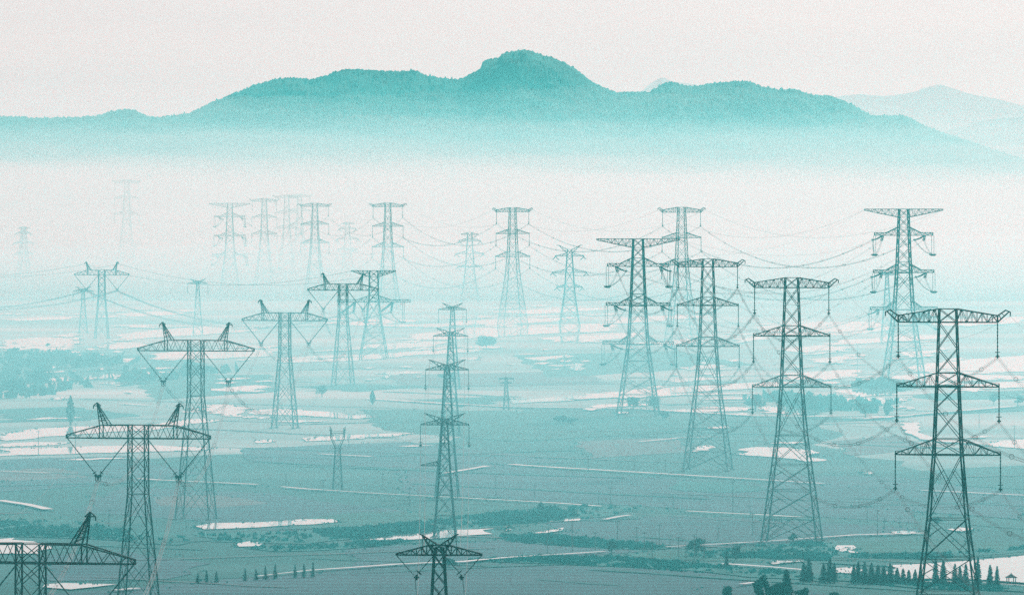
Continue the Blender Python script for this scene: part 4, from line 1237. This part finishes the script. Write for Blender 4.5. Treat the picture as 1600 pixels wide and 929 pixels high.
g = 'scattered trees on the plain'
for x, y, h, wd, k, lab in [
  (990, 641, 22, 34, 'round', 'bushy tree at the left foot of the dark tension pylon'),
  (1022, 642, 24, 32, 'round', 'bushy tree at the right foot of the dark tension pylon'),
  (1180, 642, 28, 40, 'round', 'wide hazy tree left of the second pylon on the right'),
  (503, 620, 20, 22, 'round', 'lone round tree in the hazy fields left of centre'),
  (1268, 636, 24, 30, 'round', 'round tree just right of the second pylon on the right'),
  (1352, 652, 24, 24, 'round', 'pale round tree beside a slim poplar left of the nearest pylon'),
  (1386, 650, 26, 11, 'poplar', 'slim poplar left of the nearest pylon by the curved track'),
  (1553, 632, 20, 20, 'round', 'round tree right of the nearest pylon in the paddies'),
  (1590, 634, 18, 24, 'round', 'hazy tree at the right edge of the paddies'),
  (110, 664, 46, 14, 'poplar', 'tall dark poplar above the white flooded strip on the left'),
  (582, 632, 22, 9, 'poplar', 'small poplar in the haze left of the centre line'),
  (1036, 656, 16, 26, 'round', 'low tree on the road below the dark tension pylon'),
  (880, 662, 14, 44, 'round', 'wide low thicket below the middle road at centre'),
  (1240, 846, 14, 18, 'round', 'small bush beside the foot of the second right pylon'),
  (845, 800, 16, 10, 'poplar', 'thin poplar standing in the reeds at centre'),
  (955, 868, 26, 20, 'round', 'bare looking tree at the dirt track crossing'),
  (1088, 868, 30, 40, 'round', 'loose tree above the right arm of the track crossing'),
  (1150, 874, 26, 22, 'round', 'small loose tree right of the track crossing'),
  (1135, 888, 27, 9, 'conifer', 'single slim conifer beside the near track'),
  (700, 885, 14, 40, 'round', 'low bush behind the nearest horned pylon'),
  (1462, 820, 14, 24, 'round', 'dark bush left of the legs of the nearest pylon'),
  (62, 606, 34, 52, 'round', 'large hazy tree on the left above the hedge'),
  (120, 580, 26, 34, 'round', 'hazy tree at the foot of the small left horned pylon'),
  (152, 572, 24, 34, 'round', 'hazy round tree at the foot of the pale T pylon'),
  (183, 572, 18, 22, 'round', 'hazy small tree right of the pale T pylon foot'),
  (20, 622, 40, 46, 'round', 'tall hazy tree at the left edge'),
  (700, 596, 14, 40, 'round', 'low hazy thicket behind the centre line'),
  (760, 545, 22, 44, 'round', 'faint hazy thicket right of the farthest horned pylon'),
  (1440, 500, 12, 50, 'round', 'faint far thicket behind the right tension pylon'),
  (30, 560, 18, 40, 'round', 'faint thicket beside the far left paddies'),
  ]:
    tree(x, y, h, wd, k, lab, group=g, n=600)
g = 'near trees at the bottom edge'
tree(1190, 944, 50, 34, 'round', 'dark leafy tree left in the clump at the bottom edge', group=g, n=2600)
tree(1229, 946, 57, 30, 'pine', 'pointed pine rising over the clump at the bottom edge', group=g, n=1800)
tree(1216, 948, 44, 52, 'round', 'broad dark tree in the middle of the bottom edge clump', group=g, n=3200)
tree(1252, 946, 30, 36, 'round', 'low dark tree on the right of the bottom edge clump', group=g, n=2000)
tree(1136, 944, 34, 20, 'round', 'small dark tree alone at the bottom edge left of the clump', group=g, n=1500)
tree(1310, 950, 28, 40, 'round', 'low shadowy shrub at the bottom edge right of the clump', group=g, n=1500)
g = 'conifer row by the white lake'
CON = [(1256, 36, 15), (1264, 42, 15), (1287, 38, 14), (1297, 42, 16), (1304, 36, 12), (1334, 30, 13), (1341, 35, 14), (1351, 37, 13), (1362, 39, 14), (1372, 36, 13), (1381, 34, 13),
       (1391, 37, 14), (1402, 29, 13), (1411, 28, 13), (1420, 25, 12), (1430, 24, 12), (1439, 26, 12), (1462, 42, 12), (1474, 43, 12), (1492, 38, 11), (1500, 35, 12), (1509, 41, 12), (1528, 46, 13), (1547, 37, 11), (1558, 36, 11)]
for i, (x, h, wd) in enumerate(CON):
    tree(x, 909 + (x - 1256) * 0.020, h * rnd.uniform(0.82, 1.0), wd * rnd.uniform(1.0, 1.4), 'conifer', '%s conifer from the left in the row by the white lake' % ORD[i], group=g, n=800)
g = 'conifers along the left track'
for i, (x, h) in enumerate([(309, 17), (323, 20), (338, 19), (383, 20), (400, 18), (415, 22), (430, 24), (461, 22), (475, 22), (489, 24)]):
    tree(x, 911 - (x - 308) * 0.055, h, 9, 'conifer', '%s small conifer from the left along the lower left track' % ORD[i], group=g, n=260)

# ------------------------------------------------------------------ utility poles
def pole(x, y0, y1, label, group):
    p = G(x, y1); h = (y1 - y0) / ((y1 - HY) / CAM_H)
    root = tag(empty('utility_pole', p, R(rnd.uniform(-20, 20))), label, 'utility pole', group)
    b = MB(); b.tube([(0, 0, -0.4), (0, 0, h)], [0.13, 0.08], 8); b.build('shaft', M['concrete'], root)
    b = MB(); b.bar((-0.7, 0, h - 0.4), (0.7, 0, h - 0.4), 0.09)
    for q in (-0.6, 0, 0.6): b.bar((q, 0, h - 0.4), (q, 0, h - 0.1), 0.07)
    b.build('crossarm', M['wood'], root)
ROWS = [
 ('along the upper straight track', [(447, 738, 760), (505, 748, 769), (597, 738, 762), (775, 742, 775), (835, 756, 776), (919, 710, 736), (992, 714, 738), (1040, 718, 740), (1145, 750, 803), (1172, 788, 808)]),
 ('above the middle straight track', [(935, 767, 788), (954, 760, 788), (1052, 772, 794), (1176, 800, 836), (1122, 822, 842), (1355, 790, 819), (1371, 795, 838), (1382, 808, 826), (1406, 808, 823)]),
 ('around the dirt track crossing', [(855, 835, 868), (857, 816, 836), (894, 812, 866), (930, 830, 858), (965, 812, 842), (995, 822, 854), (1007, 830, 860), (1019, 845, 876), (1030, 818, 854), (1047, 834, 856), (1060, 838, 874), (1072, 850, 878), (1085, 834, 882), (1100, 846, 880)]),
 ('on the lower left plain', [(60, 672, 712), (118, 660, 700), (700, 700, 724), (640, 760, 790), (170, 795, 822), (545, 680, 700)]),
 ('on the right hand paddies', [(1010, 612, 642), (1340, 540, 575), (1180, 560, 590), (1530, 640, 668), (1585, 664, 690)]),
]
for rn, ps in ROWS:
    for i, (x, y0, y1) in enumerate(sorted(ps)):
        pole(x, y0, y1, '%s thin utility pole from the left %s' % (ORD[i], rn), 'utility poles in the fields')

# ------------------------------------------------------------------ lakeside pavilion and railing
p = G(1580, 913)
root = tag(empty('pavilion', p, R(12)), 'small open pavilion with a hipped roof beside the white lake', 'pavilion')
b = MB(); b.box((-1.25, -1.25, -0.2), (1.25, 1.25, 0.22)); b.build('plinth', M['concrete'], root)
for sx in (-1, 1):
    for sy in (-1, 1):
        b = MB(); b.tube([(sx*0.85, sy*0.85, 0.22), (sx*0.85, sy*0.85, 1.75)], 0.11, 8); b.build('column', M['wood'], root)
b = MB()
for z, hw in ((1.75, 1.2), (1.85, 1.25), (2.1, 0.8), (2.45, 0.36), (2.75, 0.05)):
    b.v += [Vector((-hw, -hw, z)), Vector((hw, -hw, z)), Vector((hw, hw, z)), Vector((-hw, hw, z))]
for i in range(4):
    for k in range(4): b.f.append((4*i+k, 4*i+(k+1) % 4, 4*i+4+(k+1) % 4, 4*i+4+k))
b.f += [(3, 2, 1, 0), (16, 17, 18, 19)]
rf = b.build('roof', M['tile'], root)
b = MB(); b.tube([(0, 0, 2.7), (0, 0, 2.85), (0, 0, 3.0)], [0.12, 0.09, 0.02], 6); b.build('finial', M['tile'], rf)
b = MB()
for sy in (-1, 1): b.bar((-0.8, sy*0.85, 0.62), (0.8, sy*0.85, 0.62), 0.1)
b.build('bench_rail', M['wood'], root)
a = G(1561, 912.2); c = G(1640, 918)
root = tag(empty('railing', a), 'low dark railing running along the lake shore beside the pavilion', 'railing')
d = c - a; nposts = 12
b = MB()
for z in (0.45, 0.85): b.bar(Vector((0, 0, z)), d + Vector((0, 0, z)), 0.09)
b.build('rail', M['wood'], root)
for i in range(nposts + 1):
    b = MB(); q = d * (i / nposts); b.bar(q + Vector((0, 0, -0.2)), q + Vector((0, 0, 1.0)), 0.14); b.build('post', M['wood'], root)
